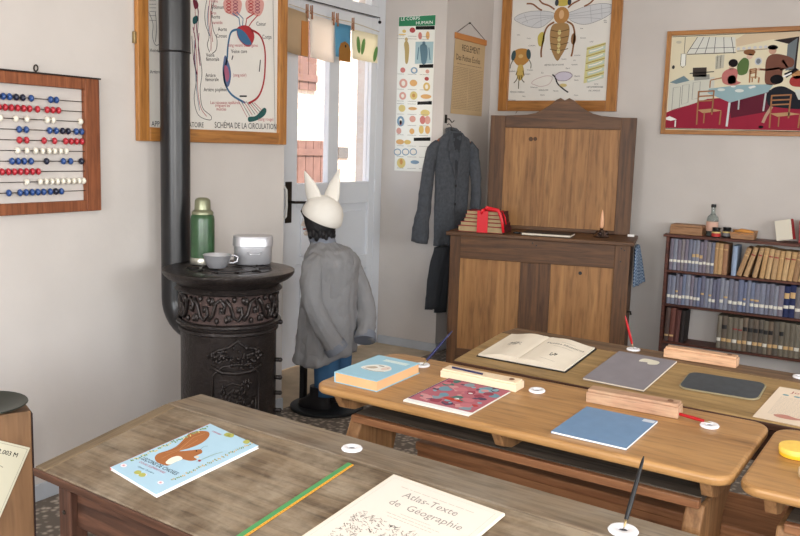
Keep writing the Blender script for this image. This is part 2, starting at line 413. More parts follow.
# ------------------------------------------------------------------ DESKS
def desk_frame(nl, ang): return Tr(nl[0], nl[1], 0) @ Rz(ang)
DK = {}
for k, (fl, ang, D, zn, zf, strip) in {1: ((-1.837, 1.862), -4.55, .546, .668, .74, .13), 2: ((-1.672, 2.69), -2.6, .47, .715, .74, 0),
        3: ((-1.491, 3.395), -4.0, .50, .69, .74, .13), 4: ((-.327, 2.62), -2.6, .47, .715, .74, 0)}.items():
    a = math.radians(ang)
    nl = (fl[0]+math.sin(a)*D, fl[1]-math.cos(a)*D)
    DK[k] = dict(F=desk_frame(nl, ang), D=D, zn=zn, zf=zf, strip=strip, sl=math.degrees(math.atan2(zf-zn, D-strip)))
def on(k, u, v, rot=0, h=0.0):
    """a spot on the sloping lid of desk k"""
    d = DK[k]; return d['F'] @ Tr(0, 0, d['zn']) @ Rx(d['sl']) @ Tr(u, v, h+.0008) @ Rz(rot)
def onf(k, u, v, rot=0, h=0.0):
    d = DK[k]; return d['F'] @ Tr(u, v, d['zf']+h+.0008) @ Rz(rot)

def rounded(w, y0, y1, r, n=6, corners=(1, 1, 1, 1)):
    pts = []
    for (cx, cy, a0, on_) in ((w-r, y0+r, -90, corners[1]), (w-r, y1-r, 0, corners[2]), (r, y1-r, 90, corners[3]), (r, y0+r, 180, corners[0])):
        if on_:
            for i in range(n+1):
                a = math.radians(a0+90*i/n); pts.append((cx+r*math.cos(a), cy+r*math.sin(a)))
        else:
            pts.append((cx+(r if cx > w/2 else -r), cy+(r if cy > (y0+y1)/2 else -r)))
    return pts

# desks of the first kind: sloping lid, flat pen strip behind it, square legs
def old_desk(k, W, label, lid, strip, post, rail, wells, endboard=True):
    d = DK[k]; t = tag(empty('school_desk', M=d['F']), label, 'desk')
    D, s, zn, zf = d['D'], d['strip'], d['zn'], d['zf']; L_ = math.hypot(D-s, zf-zn)
    S = Tr(0, 0, zn) @ Rx(d['sl'])
    b = MB(); b.box(.045 if endboard else 0, W, 0, L_-.003, -.024, 0, lid); part(b, 'sloping_lid', t, M=S, bevel=.004)
    b = MB(); b.box(.0, W, -.007, -.0005, -.024, -.002, rail); part(b, 'front_lip', t, M=S, bevel=.002)  # dark strip added as the shadow line along the near edge
    if endboard:
        b = MB(); b.box(0, .0425, 0, L_-.003, -.024, .0, W_d1e); part(b, 'end_board', t, M=S, bevel=.004)
    b = MB(); b.box(0, W, D-s, D, zf-.026, zf, strip); part(b, 'pen_strip', t, bevel=.004)
    # carcass
    zb = zn-.15
    b = MB(); b.box(.10, W-.04, .05, .07, zb, zn-.03, rail); part(b, 'front_board', t, bevel=.003)
    b = MB(); b.box(.10, W-.04, D-.05, D-.03, zb, zf-.03, rail); part(b, 'back_board', t, bevel=.003)
    for x in (.09, W-.06):
        b = MB(); b.prism([(.05, zb), (D-.03, zb), (D-.03, zf-.03), (D-s, zf-.03), (.05, zn-.022)], x, x+.02, post, plane='YZ'); part(b, 'side_board', t, bevel=.002)
    b = MB(); b.box(.11, W-.06, .07, D-.05, zb, zb+.014, rail); part(b, 'book_shelf', t)
    for x in (.055, W-.08):
        for y in (.03, D-.085):
            b = MB(); b.box(x, x+.05, y, y+.05, 0, (zn if y < .1 else zf)-.03, post); part(b, 'leg', t, bevel=.004)
        b = MB(); b.box(x+.01, x+.04, .08, D-.085, .12, .18, post); part(b, 'stretcher', t, bevel=.003)
    b = MB(); b.box(.1, W-.08, D/2-.02, D/2+.02, .14, .17, rail); part(b, 'foot_rail', t, bevel=.003)
    for z in (zb+.02, zb+.10): b = MB(); b.lathe([(.006, 0), (.006, .003), (.002, .005)], iron, 8, T=Tr(.08, .03, z-.06) @ Rx(90)); part(b, 'bolt', t)
    return t
d1 = old_desk(1, 1.75, 'worn grey-brown desk nearest the camera, with the squirrel book on it', W_d1, W_d1s, W_d1k, W_d1x, (.654, 1.372))
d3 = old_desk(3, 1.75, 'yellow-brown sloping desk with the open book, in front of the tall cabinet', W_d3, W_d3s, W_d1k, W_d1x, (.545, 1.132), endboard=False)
b = MB()
b.box(.05, 1.45, -.32, -.05, .43, .46, W_or); part(b, 'bench_seat', d3, bevel=.006)
b = MB(); b.box(.05, 1.45, -.305, -.282, .35, .428, W_or); part(b, 'bench_rail', d3, bevel=.003)
for x in (.08, .7, 1.38):
    b = MB(); b.prism([(-.27, 0), (-.08, 0), (-.10, .2), (-.07, .428), (-.28, .428), (-.25, .2)], x, x+.045, W_d2z, plane='YZ'); part(b, 'bench_leg', d3, bevel=.004)
b = MB(); b.box(.05, 1.45, .03, .25, .07, .095, W_dk); part(b, 'footrest', d3, bevel=.004)

# desks of the second kind: round-cornered top on splayed end frames
def round_desk(k, W, label):
    d = DK[k]; t = tag(empty('school_desk', M=d['F']), label, 'desk')
    D, zn, zf = d['D'], d['zn'], d['zf']; S = Tr(0, 0, zn) @ Rx(d['sl'])
    b = MB(); b.prism(rounded(W, 0, D, .055, 8), -.028, 0, W_d2); part(b, 'desktop', t, M=S, bevel=.010, seg=3)
    zt = zn-.03; zs = .612
    b = MB(); b.box(.10, W-.09, .11, D-.02, zs-.018, zs, W_dk); part(b, 'book_shelf', t, bevel=.003)
    b = MB(); b.box(.10, W-.09, .085, .109, zs-.026, zs-.001, W_or); part(b, 'shelf_rail', t, bevel=.004)
    for x in (.055, W/2-.02, W-.085):
        b = MB(); b.prism([(.04, zt), (.075, zs+.02), (.13, zs+.002), (D-.02, zs+.002), (D-.02, zf-.034), (.20, zt+.006)], x, x+.03, W_d2z, plane='YZ'); part(b, 'shelf_divider', t, bevel=.003)
    for x in (.08, W-.13):
        b = MB()
        prof = [(.02, 0), (D-.03, 0), (D-.05, .06), (.30, .14), (.27, .34), (.32, .50), (D-.04, zs-.02), (.11, zs-.02), (.08, .53), (.10, .47), (.16, .40), (.15, .2), (.12, .10), (.02, .05)]
        b.prism(prof, x, x+.05, W_d2z, plane='YZ'); part(b, 'end_frame', t, bevel=.006)
    b = MB(); b.box(.13, W-.13, .19, .23, .24, .29, W_or); part(b, 'stretcher', t, bevel=.004)
    return t
d2 = round_desk(2, 1.33, 'honey-coloured round-cornered desk in the middle, with the blue notebook on it')
d4 = round_desk(4, 1.25, 'round-cornered desk at the right edge, with the yellow round box on it')

# inkwells and pens
def inkwell(M, label, dark=True, r=.026):
    t = tag(empty('inkwell', M=M), label, 'inkwell')
    b = MB(); b.lathe([(r, 0), (r+.001, .003), (r-.002, .0065), (.014, .0075), (.0105, .0055), (.010, .001)], porc, 28); part(b, 'porcelain_rim', t, smooth='auto')
    b = MB(); b.lathe([(.0098, .0012), (.0098, .002)], inkblk if dark else porc, 20); part(b, 'ink', t)
    return t
def pen(M, label, m, length=.17, name='dip_pen'):
    """penholder along local +Z, nib at the origin"""
    t = tag(empty(name, M=M), label, 'pen')
    b = MB(); b.lathe([(.0005, 0), (.0022, .012), (.0030, .026)], brass, 10); part(b, 'nib', t, smooth=True)
    b = MB(); b.lathe([(.0042, .022), (.0052, .05), (.0046, .10), (.0030, length-.01), (.0012, length)], m, 12); part(b, 'holder', t, smooth='auto')
    return t
iw = [inkwell(onf(1, .654, .446+.022), 'white porcelain inkwell beside the green ruler end on the nearest desk'),
      inkwell(onf(1, 1.372, .459), 'white porcelain inkwell holding the black pen at the bottom edge', r=.030),
      inkwell(on(2, .191, .375), 'white porcelain inkwell with the dark blue pen, behind the blue book'),
      inkwell(on(2, .645, .350), 'empty white porcelain inkwell between the comic and the blue notebook'),
      inkwell(on(2, 1.187, .345), 'white porcelain inkwell with the red pen lying across it'),
      inkwell(onf(3, .545, .44), 'white porcelain inkwell with the upright red pen, near the cabinet'),
      inkwell(onf(3, 1.150, .44), 'white porcelain inkwell at the right picture edge on the far desk')]
TILT = {}
def upright_pen(base, tip, label, m, h0=.004):
    base = Vector(base); d = (Vector(tip)-base)
    q = d.to_track_quat('Z', 'Y').to_matrix().to_4x4()
    return pen(Matrix.Translation(base) @ q, label, m, d.length)

def wpt(M, x, y, z): return M @ Vector((x, y, z))
ic = [o.matrix_basis.translation.copy() for o in iw]
upright_pen(ic[1]+Vector((.0, 0, .003)), ic[1]+Vector((.008, .085, .135)), 'black penholder leaning in the inkwell at the bottom edge', blackm)
upright_pen(ic[2]+Vector((.0, 0, .003)), ic[2]+Vector((.055, .11, .115)), 'dark blue penholder leaning in the inkwell behind the blue book', mat('navy_lacquer', (24, 28, 70), .35))
upright_pen(ic[5]+Vector((.0, 0, .003)), ic[5]+Vector((-.035, -.02, .135)), 'red penholder standing in the inkwell near the cabinet', redm)
upright_pen(ic[4]+Vector((.005, .004, .009)), ic[4]+Vector((-.112, .030, .013)), 'red pen lying flat across the inkwell on the middle desk', redm)


# pencil boxes
def pencil_box(M, w, d_, h, m, label, slot=True):
    t = tag(empty('pencil_box', M=M), label, 'pencil box')
    b = MB(); b.box(0, w, 0, d_, 0, h*.8, m); part(b, 'box_body', t, bevel=.0025)
    b = MB(); b.box(.004, w-.004, .006, d_-.006, h*.8, h, m); part(b, 'sliding_lid', t, bevel=.0015)
    if slot:
        b = MB(); b.lathe([(.004, 0), (.009, .001), (.008, .0025), (0, .003)], mat('dark_notch', (120, 84, 60)), 14, T=Tr(w-.03, d_/2, h)); part(b, 'thumb_notch', t)
    return t
pb1 = pencil_box(on(2, .312, .298, 0), .283, .062, .030, mat('pale_unpainted_wood', (236, 212, 180), .6, var=.05), 'pale wooden pencil box behind the colourful comic')
b = MB(); b.tube([(.03, .03, .0325), (.15, .022, .0325)], .0035, mat('dark_blue_pen', (40, 40, 80), .4), 8)
o = part(b, 'pen', None, M=on(2, .312, .298)); tag(o, 'short dark blue pen lying on the pale pencil box', 'pen'); o.name = 'dip_pen'
pencil_box(on(2, .815, .338, 2.5), .280, .055, .042, W_box2, 'pinkish-grey wooden pencil box behind the blue notebook')
pencil_box(onf(3, .675, .405, 2.5), .262, .055, .040, W_box, 'orange-brown wooden pencil box on the far desk near the bookshelf')

# books lying on desks -------------------------------------------------
def flat_book(M, w, h, t_, cover, label, art=None, name='book', pages=paper, board=.002, spine=None, spine_side='left', over=.003):
    """w x h, lower left corner of the front cover at the origin"""
    r = tag(empty(name, M=M), label, 'book')
    b = MB(); b.box(over*.5, w-over, over, h-over, board, t_-board, pages); part(b, 'page_block', r, bevel=.0008)
    b = MB(); b.box(0, w, 0, h, 0, board, cover); b.box(0, w, 0, h, t_-board, t_, cover); b.box(-.0015, board, 0, h, 0, t_, spine or cover); part(b, 'cover', r, bevel=.0008)
    if art: art.build('cover_print', r, Tr(0, 0, t_))
    return r
# squirrel book
skyb = (160, 200, 222)
A = Art([(60, 243), (492, 45), (722, 148), (262, 375)], [(0, 0), (0, .295), (.215, .295), (.215, 0)])
A.poly([(61, 243), (492, 46), (721, 148), (262, 374)], skyb).up()
A.rect  # (outline shapes below are drawn in the cover's own slanted view)
A.blob([(300, 238), (262, 222), (252, 200), (268, 182), (310, 168), (345, 150), (375, 120), (400, 92), (440, 80), (482, 82), (492, 98), (480, 118), (450, 140), (400, 160), (360, 172), (420, 168), (455, 165), (462, 180), (440, 192), (425, 200), (440, 212), (410, 218), (370, 210), (340, 222), (318, 236)], (176, 98, 44)).up()
A.blob([(300, 225), (320, 205), (355, 195), (375, 208), (345, 222), (318, 234)], (242, 226, 200))
A.line([(300, 180), (360, 165), (420, 110), (470, 92)], 3, (206, 132, 70)); A.line([(300, 176), (350, 158), (400, 112), (450, 90)], 2, (130, 70, 34)); A.line([(282, 205), (330, 180), (380, 160), (440, 120)], 2, (208, 138, 76))
A.ell(436, 172, 4, 3, (30, 20, 20)); A.line([(452, 165), (468, 152), (486, 150)], 1.6, (60, 50, 50)); A.ell(440, 200, 9, 5, (222, 190, 150))
for i in range(46):
    t = i/45; x = 150+t*330; y = 215-t*152+rnd.uniform(-5, 5); A.ell(x, y, 5, 3, rnd.choice([(110, 150, 80), (214, 190, 90), (120, 160, 90)]), rnd.uniform(0, 90), 8)
    x = 330+t*360; y = 310-t*175+rnd.uniform(-5, 5); A.ell(x, y, 5, 2.6, rnd.choice([(110, 150, 80), (214, 170, 80), (150, 160, 100)]), rnd.uniform(0, 90), 8)
for (x, y) in ((118, 236), (280, 318), (180, 272), (205, 280)): A.ell(x, y, 14, 8, (240, 220, 224)); 
A.up()
for (x, y) in ((118, 236), (280, 318)): A.ell(x, y, 6, 4, (226, 150, 160))
for (x, y) in ((180, 268), (200, 280), (575, 96), (665, 130), (590, 100)): A.blob([(x-18, y+2), (x-4, y-8), (x+14, y-4), (x+10, y+8), (x-6, y+10)], (176, 176, 70))
A.curve([(440, 222), (480, 205), (520, 188), (556, 178)], 3, (140, 160, 90)); A.ell(452, 218, 7, 5, (190, 60, 70))
A.text('LEÇONS DE CHOSES', 190, 207, 21, (24, 26, 40), x2=(350, 287), sx=.9)
A.text('COURS ÉLÉMENTAIRE', 180, 222, 12, (200, 80, 110), x2=(340, 299), sx=1.1)
A.text('Orieux · Everaere', 176, 243, 10, (60, 90, 110), x2=(300, 303), sx=1.1)
A.text('LIBRAIRIE', 500, 82, 10, (206, 90, 120), x2=(640, 146), sx=1.1)
b_sq = flat_book(on(1, .199, .085, -7.5), .215, .295, .008, white, 'thin pale blue schoolbook with a red squirrel on the cover', A, spine=mat('red_cloth', (196, 66, 74)))
# atlas (title page faces up)
A = Art([(390, 20), (742, 132), (690, 258), (62, 258)], [(0, .385), (.300, .385), (.300, .2), (0, .2)])
A = Art()
cr = (222, 208, 192)
A.rect(.003, .003, .297, .382, cr).up()
A.line([(.012, .012), (.288, .012), (.288, .372), (.012, .372)], .0006, (180, 164, 142), True)
A.text('Atlas-Texte', .15, .318, .031, (146, 138, 130), align='CENTER'); A.text('de  Géographie', .165, .280, .031, (146, 138, 130), align='CENTER')
for y, x0, x1 in ((.350, .05, .25), (.262, .12, .2), (.252, .09, .23), (.242, .1, .22)): A.scribble(x0, x1, y, .0012, (168, 154, 136))
A.up()
for i in range(420):
    x = rnd.uniform(.04, .26); y = rnd.uniform(.10, .225)
    if (x-.13)**2/.004+(y-.15)**2/.002 < .3: continue
    A.line([(x, y), (x+rnd.uniform(-.007, .007), y+rnd.uniform(-.004, .004)), (x+rnd.uniform(-.008, .008), y+rnd.uniform(-.007, .007))], .0010, rnd.choice([(90, 84, 78), (120, 112, 104), (70, 66, 62)]))
A.ell(.16, .14, .05, .03, (190, 178, 160))
A.scribble(.1, .2, .07, .0012, (150, 140, 124)); A.scribble(.08, .22, .05, .0012, (150, 140, 124))
flat_book(on(1, .822, .015, -3.2), .300, .385, .010, mat('cream_board', (222, 208, 188), .85, var=.05), 'large cream atlas with worn edges at the bottom edge of the picture', A, over=-.002)
# thick blue animal book
A = Art(); A.rect(.002, .002, .173, .243, (150, 204, 226)).up()
A.blob([(.04, .09), (.05, .13), (.085, .155), (.12, .15), (.142, .12), (.13, .09), (.09, .078)], (236, 232, 222)).up()
A.blob([(.05, .10), (.07, .125), (.09, .12), (.08, .10)], (190, 174, 150)); A.ell(.118, .125, .014, .02, (232, 206, 190)); A.ell(.09, .14, .012, .005, (160, 150, 140)); A.ell(.125, .13, .003, .003, (60, 40, 40))
A.curve([(.05, .09), (.09, .08), (.135, .092)], .003, (150, 130, 110))
A.rect(.055, .19, .155, .215, (196, 226, 226)).up(); A.scribble(.06, .15, .207, .004, (240, 240, 230)); A.scribble(.06, .15, .197, .003, (240, 240, 230))
flat_book(on(2, .052, .055, -1), .175, .245, .036, mat('light_blue_cover', (150, 200, 222), .5), 'thick light blue book with a white animal drawing on the middle desk', A, pages=mat('orange_tinted_pages', (224, 176, 128), .8, var=.06))
# colourful comic: abstract shapes
A = Art(); W_, H_ = .232, .266
A.rect(.0, .022, W_, H_, (196, 96, 108)).up()
for i in range(70):
    cx, cy = rnd.uniform(.02, W_-.02), rnd.uniform(.04, H_-.015); r = rnd.uniform(.008, .026)
    pts = [(min(max(cx+r*rnd.uniform(.5, 1.2)*math.cos(a), .002), W_-.002), min(max(cy+r*rnd.uniform(.5, 1.1)*math.sin(a), .024), H_-.002)) for a in [2*PI*k/7 for k in range(7)]]
    A.blob(pts, rnd.choice([(104, 150, 168), (120, 170, 184), (206, 60, 56), (214, 110, 120), (90, 70, 96), (70, 120, 110), (216, 140, 140), (170, 60, 80), (130, 150, 160), (196, 92, 112)])); A.z += .000004
A.up(); A.ell(.13, .10, .009, .008, (240, 240, 236)); A.ell(.14, .17, .008, .006, (236, 230, 226)); A.ell(.12, .09, .03, .012, (214, 60, 44))
A.line([(.003, .024), (.003, H_-.002)], .004, (90, 60, 110)); A.line([(.003, H_-.003), (W_-.002, H_-.003)], .004, (110, 70, 110))
flat_book(on(2, .348, .026, -.3), W_, H_, .005, white, 'magazine with a busy red and blue cover in front of the pale pencil box', A, name='magazine', board=.0005)
# blue notebook
A = Art(); A.rect(.178, .222, .213, .244, (200, 208, 220))
flat_book(on(2, .838, .040, -.5), .216, .250, .006, mat('blue_notebook_cover', (108, 138, 170), .6, var=.04, vscale=30), 'thin plain blue notebook with a small white corner label, on the middle desk', A, name='notebook', pages=white, board=.0006, over=0)
# grey notebook
A = Art(); lab = [(.105, .25), (.112, .285), (.16, .283), (.176, .27), (.172, .245), (.145, .236), (.135, .252)]; A.blob(lab, (222, 214, 186))
flat_book(on(3, .515, .045, -1), .222, .318, .008, mat('grey_notebook_cover', (136, 130, 134), .8, var=.06, vscale=14), 'grey clothbound notebook with a torn cream label, on the far desk', A, name='notebook', over=-.001)
# open book
ob = tag(empty('open_book', M=on(3, .058, .07, .5)), 'open book with cream pages and black cover on the far desk', 'book')
b = MB(); b.box(0, .375, 0, .285, 0, .003, mat('black_cloth_cover', (36, 32, 30), .7)); part(b, 'cover', ob, bevel=.001)
def page_side(x0, x1, sgn, name):
    b = MB(); n = 14; top = []
    for i in range(n+1):
        t = i/n; x = x0+(x1-x0)*t; q = 1-t if sgn > 0 else t
        h = .006+.016*math.sin(min(1, q*1.25)*PI*.62)**2*(1 if q < .93 else .8)
        top.append((x, .0035+h))
    b.prism([(x0, .0035)]+[(x1, .0035)]+top[::-1], .006, .279, paper, plane='XZ')
    return part(b, name, ob, smooth='auto'), top
_, tl = page_side(.006, .178, -1, 'left_pages'); _, tr = page_side(.1795, .369, 1, 'right_pages')
def drape(A, prof):
    me = A.mb; xs = [p[0] for p in prof]; zs = [p[1] for p in prof]
    me.v = [(x, y, float(np.interp(x, xs, zs))+z+.0006) for x, y, z in me.v]; return A
A = Art()
for i in range(60): 
    x = rnd.uniform(.07, .12); y = rnd.uniform(.13, .165); A.line([(x, y), (x+rnd.uniform(-.01, .01), y+rnd.uniform(-.006, .006))], .002, rnd.choice([(70, 66, 62), (120, 114, 106)]))
drape(A, tl); part(A.mb, 'engraving', ob)
A = Art(); A.text('Petites Histoires', .278, .205, .021, (80, 72, 66), align='CENTER', sx=1.1); A.scribble(.25, .31, .235, .002, (160, 150, 136)); A.scribble(.24, .32, .185, .002, (160, 150, 136))
for i in range(26):
    x = rnd.uniform(.268, .29); y = rnd.uniform(.085, .115); A.line([(x, y), (x+rnd.uniform(-.006, .006), y+rnd.uniform(-.006, .006))], .003, (60, 56, 54))
A.scribble(.25, .31, .045, .002, (150, 140, 126)); drape(A, tr); part(A.mb, 'title_page_print', ob)
# slate
sl = tag(empty('slate', M=on(3, .822, .125, 3)), 'dark grey school slate with rounded corners and thin pale rim, on the far desk', 'slate')
b = MB(); b.prism(rounded(.262, 0, .165, .032, 6), 0, .005, mat('slate_rim', (150, 138, 108), .7)); part(b, 'rim', sl, bevel=.001)
b = MB(); b.prism([(x+.005, y+.005) for x, y in rounded(.252, 0, .155, .029, 6)], .005, .0062, mat('slate_stone', (66, 70, 74), .6, var=.12, vscale=40)); part(b, 'slate_stone', sl)
# newspaper
t = tag(empty('newspaper', M=on(3, 1.10, .012, -2)), 'cream printed news sheet beside the slate at the right edge', 'newspaper')
b = MB(); b.prism([(0, 0), (.30, .0), (.31, .30), (.004, .285)], 0, .0022, mat('newsprint', (228, 208, 184), .9, var=.04)); part(b, 'folded_sheets', t)
A = Art(); A.text('Journal', .05, .246, .026, (196, 80, 80), sx=1.3)
for i in range(5): A.ell(.04+i*.035, .222, .010, .006, rnd.choice([(220, 180, 80), (110, 160, 170), (206, 110, 90), (140, 160, 90)]))
for i in range(16):
    y = .20-.010*i; A.scribble(.03, .13, y, .002, (186, 172, 156)); A.scribble(.15, .26, y, .002, (186, 172, 156))
A.up(); A.blob([(.05, .045), (.08, .06), (.12, .05), (.15, .06), (.12, .035), (.07, .03)], (206, 130, 110))
A.build('print', t, Tr(0, 0, .0022))
# ruler, yellow round box, grey round box
t = tag(empty('ruler', M=on(1, .704, -.002, -1.2)), 'flat green ruler with an orange edge lying on the nearest desk', 'ruler')
b = MB(); b.box(-.010, .003, .0, .402, 0, .003, mat('green_ruler', (74, 142, 84), .45)); part(b, 'green_blade', t, bevel=.0006)
b = MB(); b.box(.003, .009, .0, .402, 0, .002, mat('orange_edge', (214, 150, 50), .45)); part(b, 'orange_edge', t, bevel=.0005)
A = Art()
for i in range(40): A.rect(.0055, .005+i*.01, .009, .0062+i*.01, (120, 80, 30))
A.build('scale_marks', t, Tr(0, 0, .002))
def round_box(M, r, h, m1, m2, label):
    t = tag(empty('round_box', M=M), label, 'box')
    b = MB(); b.lathe([(r-.002, 0), (r, .002), (r, h*.8)], m1, 36); part(b, 'box_body', t, smooth='auto')
    b = MB(); b.lathe([(r+.0015, h*.45), (r+.0015, h-.002), (r, h), (r-.008, h+.0005)], m2, 36); part(b, 'lid', t, smooth='auto')
    return t
round_box(on(4, .085, .268), .042, .024, mat('yellow_tin', (240, 186, 40), .45), mat('yellow_tin_lid', (244, 200, 92), .5, var=.08, vscale=40), 'round yellow box on the desk at the right edge')
round_box(on(4, .155, .135), .040, .022, mat('tan_tin', (196, 168, 130), .5), mat('tan_tin_lid', (206, 180, 146), .5), 'round tan box cut off by the right picture edge')

# ------------------------------------------------------------------ TALL TEACHER'S CABINET
CF = Tr(-2.825, 5.22, 0) @ Rz(14)
cab = tag(empty('teacher_cabinet', M=CF), 'tall dark oak teacher desk with two light front panels and a high backboard', 'cabinet')
cw, cd, ch = 1.21, .49, .905
b = MB()
b.box(.01, .082, 0, .03, 0, ch, W_cab); part(b, 'stile', cab, bevel=.003)
b = MB(); b.box(cw-.10, cw-.003, 0, .03, 0, ch, W_cab); part(b, 'stile', cab, bevel=.003)
b = MB(); b.box(.50, .704, 0, .03, .12, .752, W_cab)
part(b, 'stile', cab, bevel=.003)
b = MB(); b.box(.082, cw-.10, 0, .03, .752, ch, W_cabx); part(b, 'rail', cab, bevel=.003)
b = MB(); b.box(.082, cw-.10, 0, .03, 0, .12, W_cabx); part(b, 'rail', cab, bevel=.003)
for x0, x1 in ((.082, .50), (.704, cw-.10)):
    b = MB(); b.box(x0, x1, .012, .022, .12, .752, W_pan); part(b, 'front_panel', cab)
for x in (.01, cw-.023):
    b = MB(); b.box(x, x+.02, .032, cd, 0, ch, W_cab); part(b, 'side_panel', cab, bevel=.002)
b = MB(); b.box(.036, cw-.026, cd-.02, cd, 0, ch, W_cab); part(b, 'back_panel', cab)
b = MB(); b.box(-.018, cw+.02, -.014, cd+.01, ch, ch+.026, W_cabx); part(b, 'top_board', cab, bevel=.004)
b = MB(); b.lathe([(0, 0), (.011, 0), (.012, .001)], blackm, 16, T=Tr(.897, .0118, .705) @ Rx(90)); part(b, 'keyhole', cab)
for x, z in ((.575, .885), (.60, .87), (1.15, .885), (1.17, .875), (1.15, .80)):
    b = MB(); b.lathe([(0, 0), (.005, 0), (.004, .002)], mat('dark_notch', (120, 84, 60)) if 0 else blackm, 10, T=Tr(x, 0, z) @ Rx(90)); part(b, 'peg', cab)
b = MB(); b.tube([(cw-.004, .10, .46), (cw+.02, .10, .46), (cw+.022, .10, .44)], .007, iron, 8); part(b, 'side_hook', cab)
# backboard
bx0, bx1, bz0 = .158, 1.172, ch+.027; BY = .455
b = MB()
b.box(bx0, bx0+.107, BY, BY+.03, bz0, 1.736, W_cab); part(b, 'backboard_stile', cab, bevel=.003)
b = MB(); b.box(bx1-.105, bx1, BY, BY+.03, bz0, 1.736, W_cab); part(b, 'backboard_stile', cab, bevel=.003)
b = MB(); pk = .677; top = [(bx1-.105, 1.652), (bx0+.107, 1.652), (bx0+.107, 1.736), (pk-.26, 1.745), (pk-.20, 1.758), (pk-.15, 1.782), (pk-.09, 1.822), (pk-.06, 1.850), (pk-.03, 1.864), (pk, 1.848), (pk+.03, 1.864), (pk+.06, 1.850), (pk+.09, 1.822), (pk+.15, 1.782), (pk+.20, 1.758), (pk+.26, 1.745), (bx1-.105, 1.736)]
b.prism(top, BY, BY+.03, W_cabx, plane='XZ'); part(b, 'crest_rail', cab, bevel=.003)
b = MB(); b.box(bx0+.107, bx1-.105, BY, BY+.03, bz0, bz0+.025, W_cabx); part(b, 'backboard_rail', cab, bevel=.003)
for i, (x0, x1) in enumerate(((bx0+.107, .56), (.561, .86), (.861, bx1-.105))):
    b = MB(); b.box(x0, x1, BY+.010, BY+.02, bz0+.025, 1.652, W_pan); part(b, 'backboard_panel', cab)
b = MB(); b.lathe([(0, 0), (.014, 0), (.016, .0006)], mat('wood_knot', (84, 58, 38)), 14, T=Tr(.452, BY+.0098, 1.575) @ Rx(90)); b.lathe([(0, 0), (.012, 0), (.014, .0006)], mat('wood_knot', (84, 58, 38)), 14, T=Tr(.483, BY+.0098, 1.577) @ Rx(90)); part(b, 'knot', cab)
def cabt(x, y, rot=0, h=0): return CF @ Tr(x, y, ch+.0268+h) @ Rz(rot)

# stack of red books tied with a red ribbon
gold = mat('gilt_page_edges', (176, 152, 112), .6, var=.1, vscale=30); redc = mat('red_prize_cover', (150, 40, 46), .5); dred = mat('dark_red_spine', (84, 30, 36), .5)
zz = 0; names = ['bottom', 'second', 'middle', 'fourth', 'top']
sizes = [(.32, .20, .040), (.30, .19, .027), (.27, .18, .025), (.26, .175, .025), (.25, .17, .025)]
for i, (w, d_, t_) in enumerate(sizes):
    r = tag(empty('prize_book', M=cabt(.045+(.32-w)*.8, .06, -5+i*.6, zz)), {0: 'thick red book at the bottom of the ribboned stack on the cabinet', 1: 'red book second from the bottom of the ribboned stack', 2: 'red book in the middle of the ribboned stack', 3: 'red book second from the top of the ribboned stack', 4: 'red book on top of the ribboned stack'}[i], 'book', 'red books tied with ribbon')
    b = MB(); b.box(.004, w-.003, .004, d_-.004, .0028, t_-.0028, gold); part(b, 'page_block', r)
    b = MB(); b.box(0, w, 0, d_, 0, .0028, redc); b.box(0, w, 0, d_, t_-.0028, t_, redc); b.box(w-.003, w+.003, 0, d_, 0, t_, dred); part(b, 'cover', r, bevel=.0008)
    zz += t_+.0006
rib = mat('red_ribbon', (224, 26, 40), .4, bump=.1, bscale=50)
t = tag(empty('ribbon', M=cabt(.085, .035)), 'wide red ribbon tied with a bow around the stack of red books', 'ribbon')
b = MB(); b.box(.10, .175, -.006, -.004, 0, zz+.003, rib); b.box(.10, .175, -.006, .17, zz+.001, zz+.003, rib); part(b, 'band', t, bevel=.0008)
b = MB(); b.tube([(.14, .02, zz+.010), (.16, .0, zz+.024), (.20, -.01, zz+.018), (.245, -.015, zz+.012), (.262, -.016, zz-.02), (.275, -.018, zz-.06), (.287, -.02, .01)], [.010, .014, .013, .012, .011, .010, .009], rib, 8, sq=.25)
b.tube([(.15, .0, zz+.01), (.135, -.008, zz+.006), (.128, -.012, zz-.02)], [.012, .011, .006], rib, 8, sq=.3); b.ell((.185, 0, zz+.016), (.03, .02, .012), rib, 10)
b.tube([(.26, .03, zz+.004), (.285, .01, zz-.03), (.3, 0, zz-.08)], [.008, .009, .007], rib, 8, sq=.3)
part(b, 'bow', t, smooth=True)
# black folder, pen, inkstand with quill, chalk
flat_book(cabt(.49, .045, -2), .33, .20, .016, mat('dark_folder', (52, 50, 52), .6), 'dark grey closed register lying on the cabinet top in front of the backboard', name='register')
b = MB(); b.lathe([(.002, 0), (.006, .01), (.007, .03), (.008, .05), (.002, .055)], blackm, 12, T=Ry(90)); tag(b.build('pen_wiper', M=cabt(.425, .075, 10, .009), smooth=True), 'small black pen stub beside the dark register', 'pen')
t = tag(empty('inkstand', M=cabt(1.0, .22)), 'dark round inkstand with a copper-coloured quill holder', 'inkstand')
chrome = mat('dark_bronze', (110, 92, 84), .25, metal=.9)
b = MB(); b.lathe([(.052, 0), (.055, .006), (.045, .014), (.034, .022), (.030, .032), (.018, .042), (.010, .05), (.012, .058), (.004, .064)], chrome, 28); part(b, 'base', t, smooth='auto')
for a in (20, 140, 260): b = MB(); b.ell((.036*math.cos(math.radians(a)), .036*math.sin(math.radians(a)), .026), (.013, .013, .015), mat('bronze_ball', (66, 54, 50), .25, metal=.8), 12); part(b, 'ink_cup', t, smooth=True)
b = MB(); b.lathe([(.006, .055), (.013, .075), (.012, .12), (.006, .165), (.0006, .185)], mat('copper_quill', (240, 186, 146), .4), 12); part(b, 'quill', t, smooth=True)
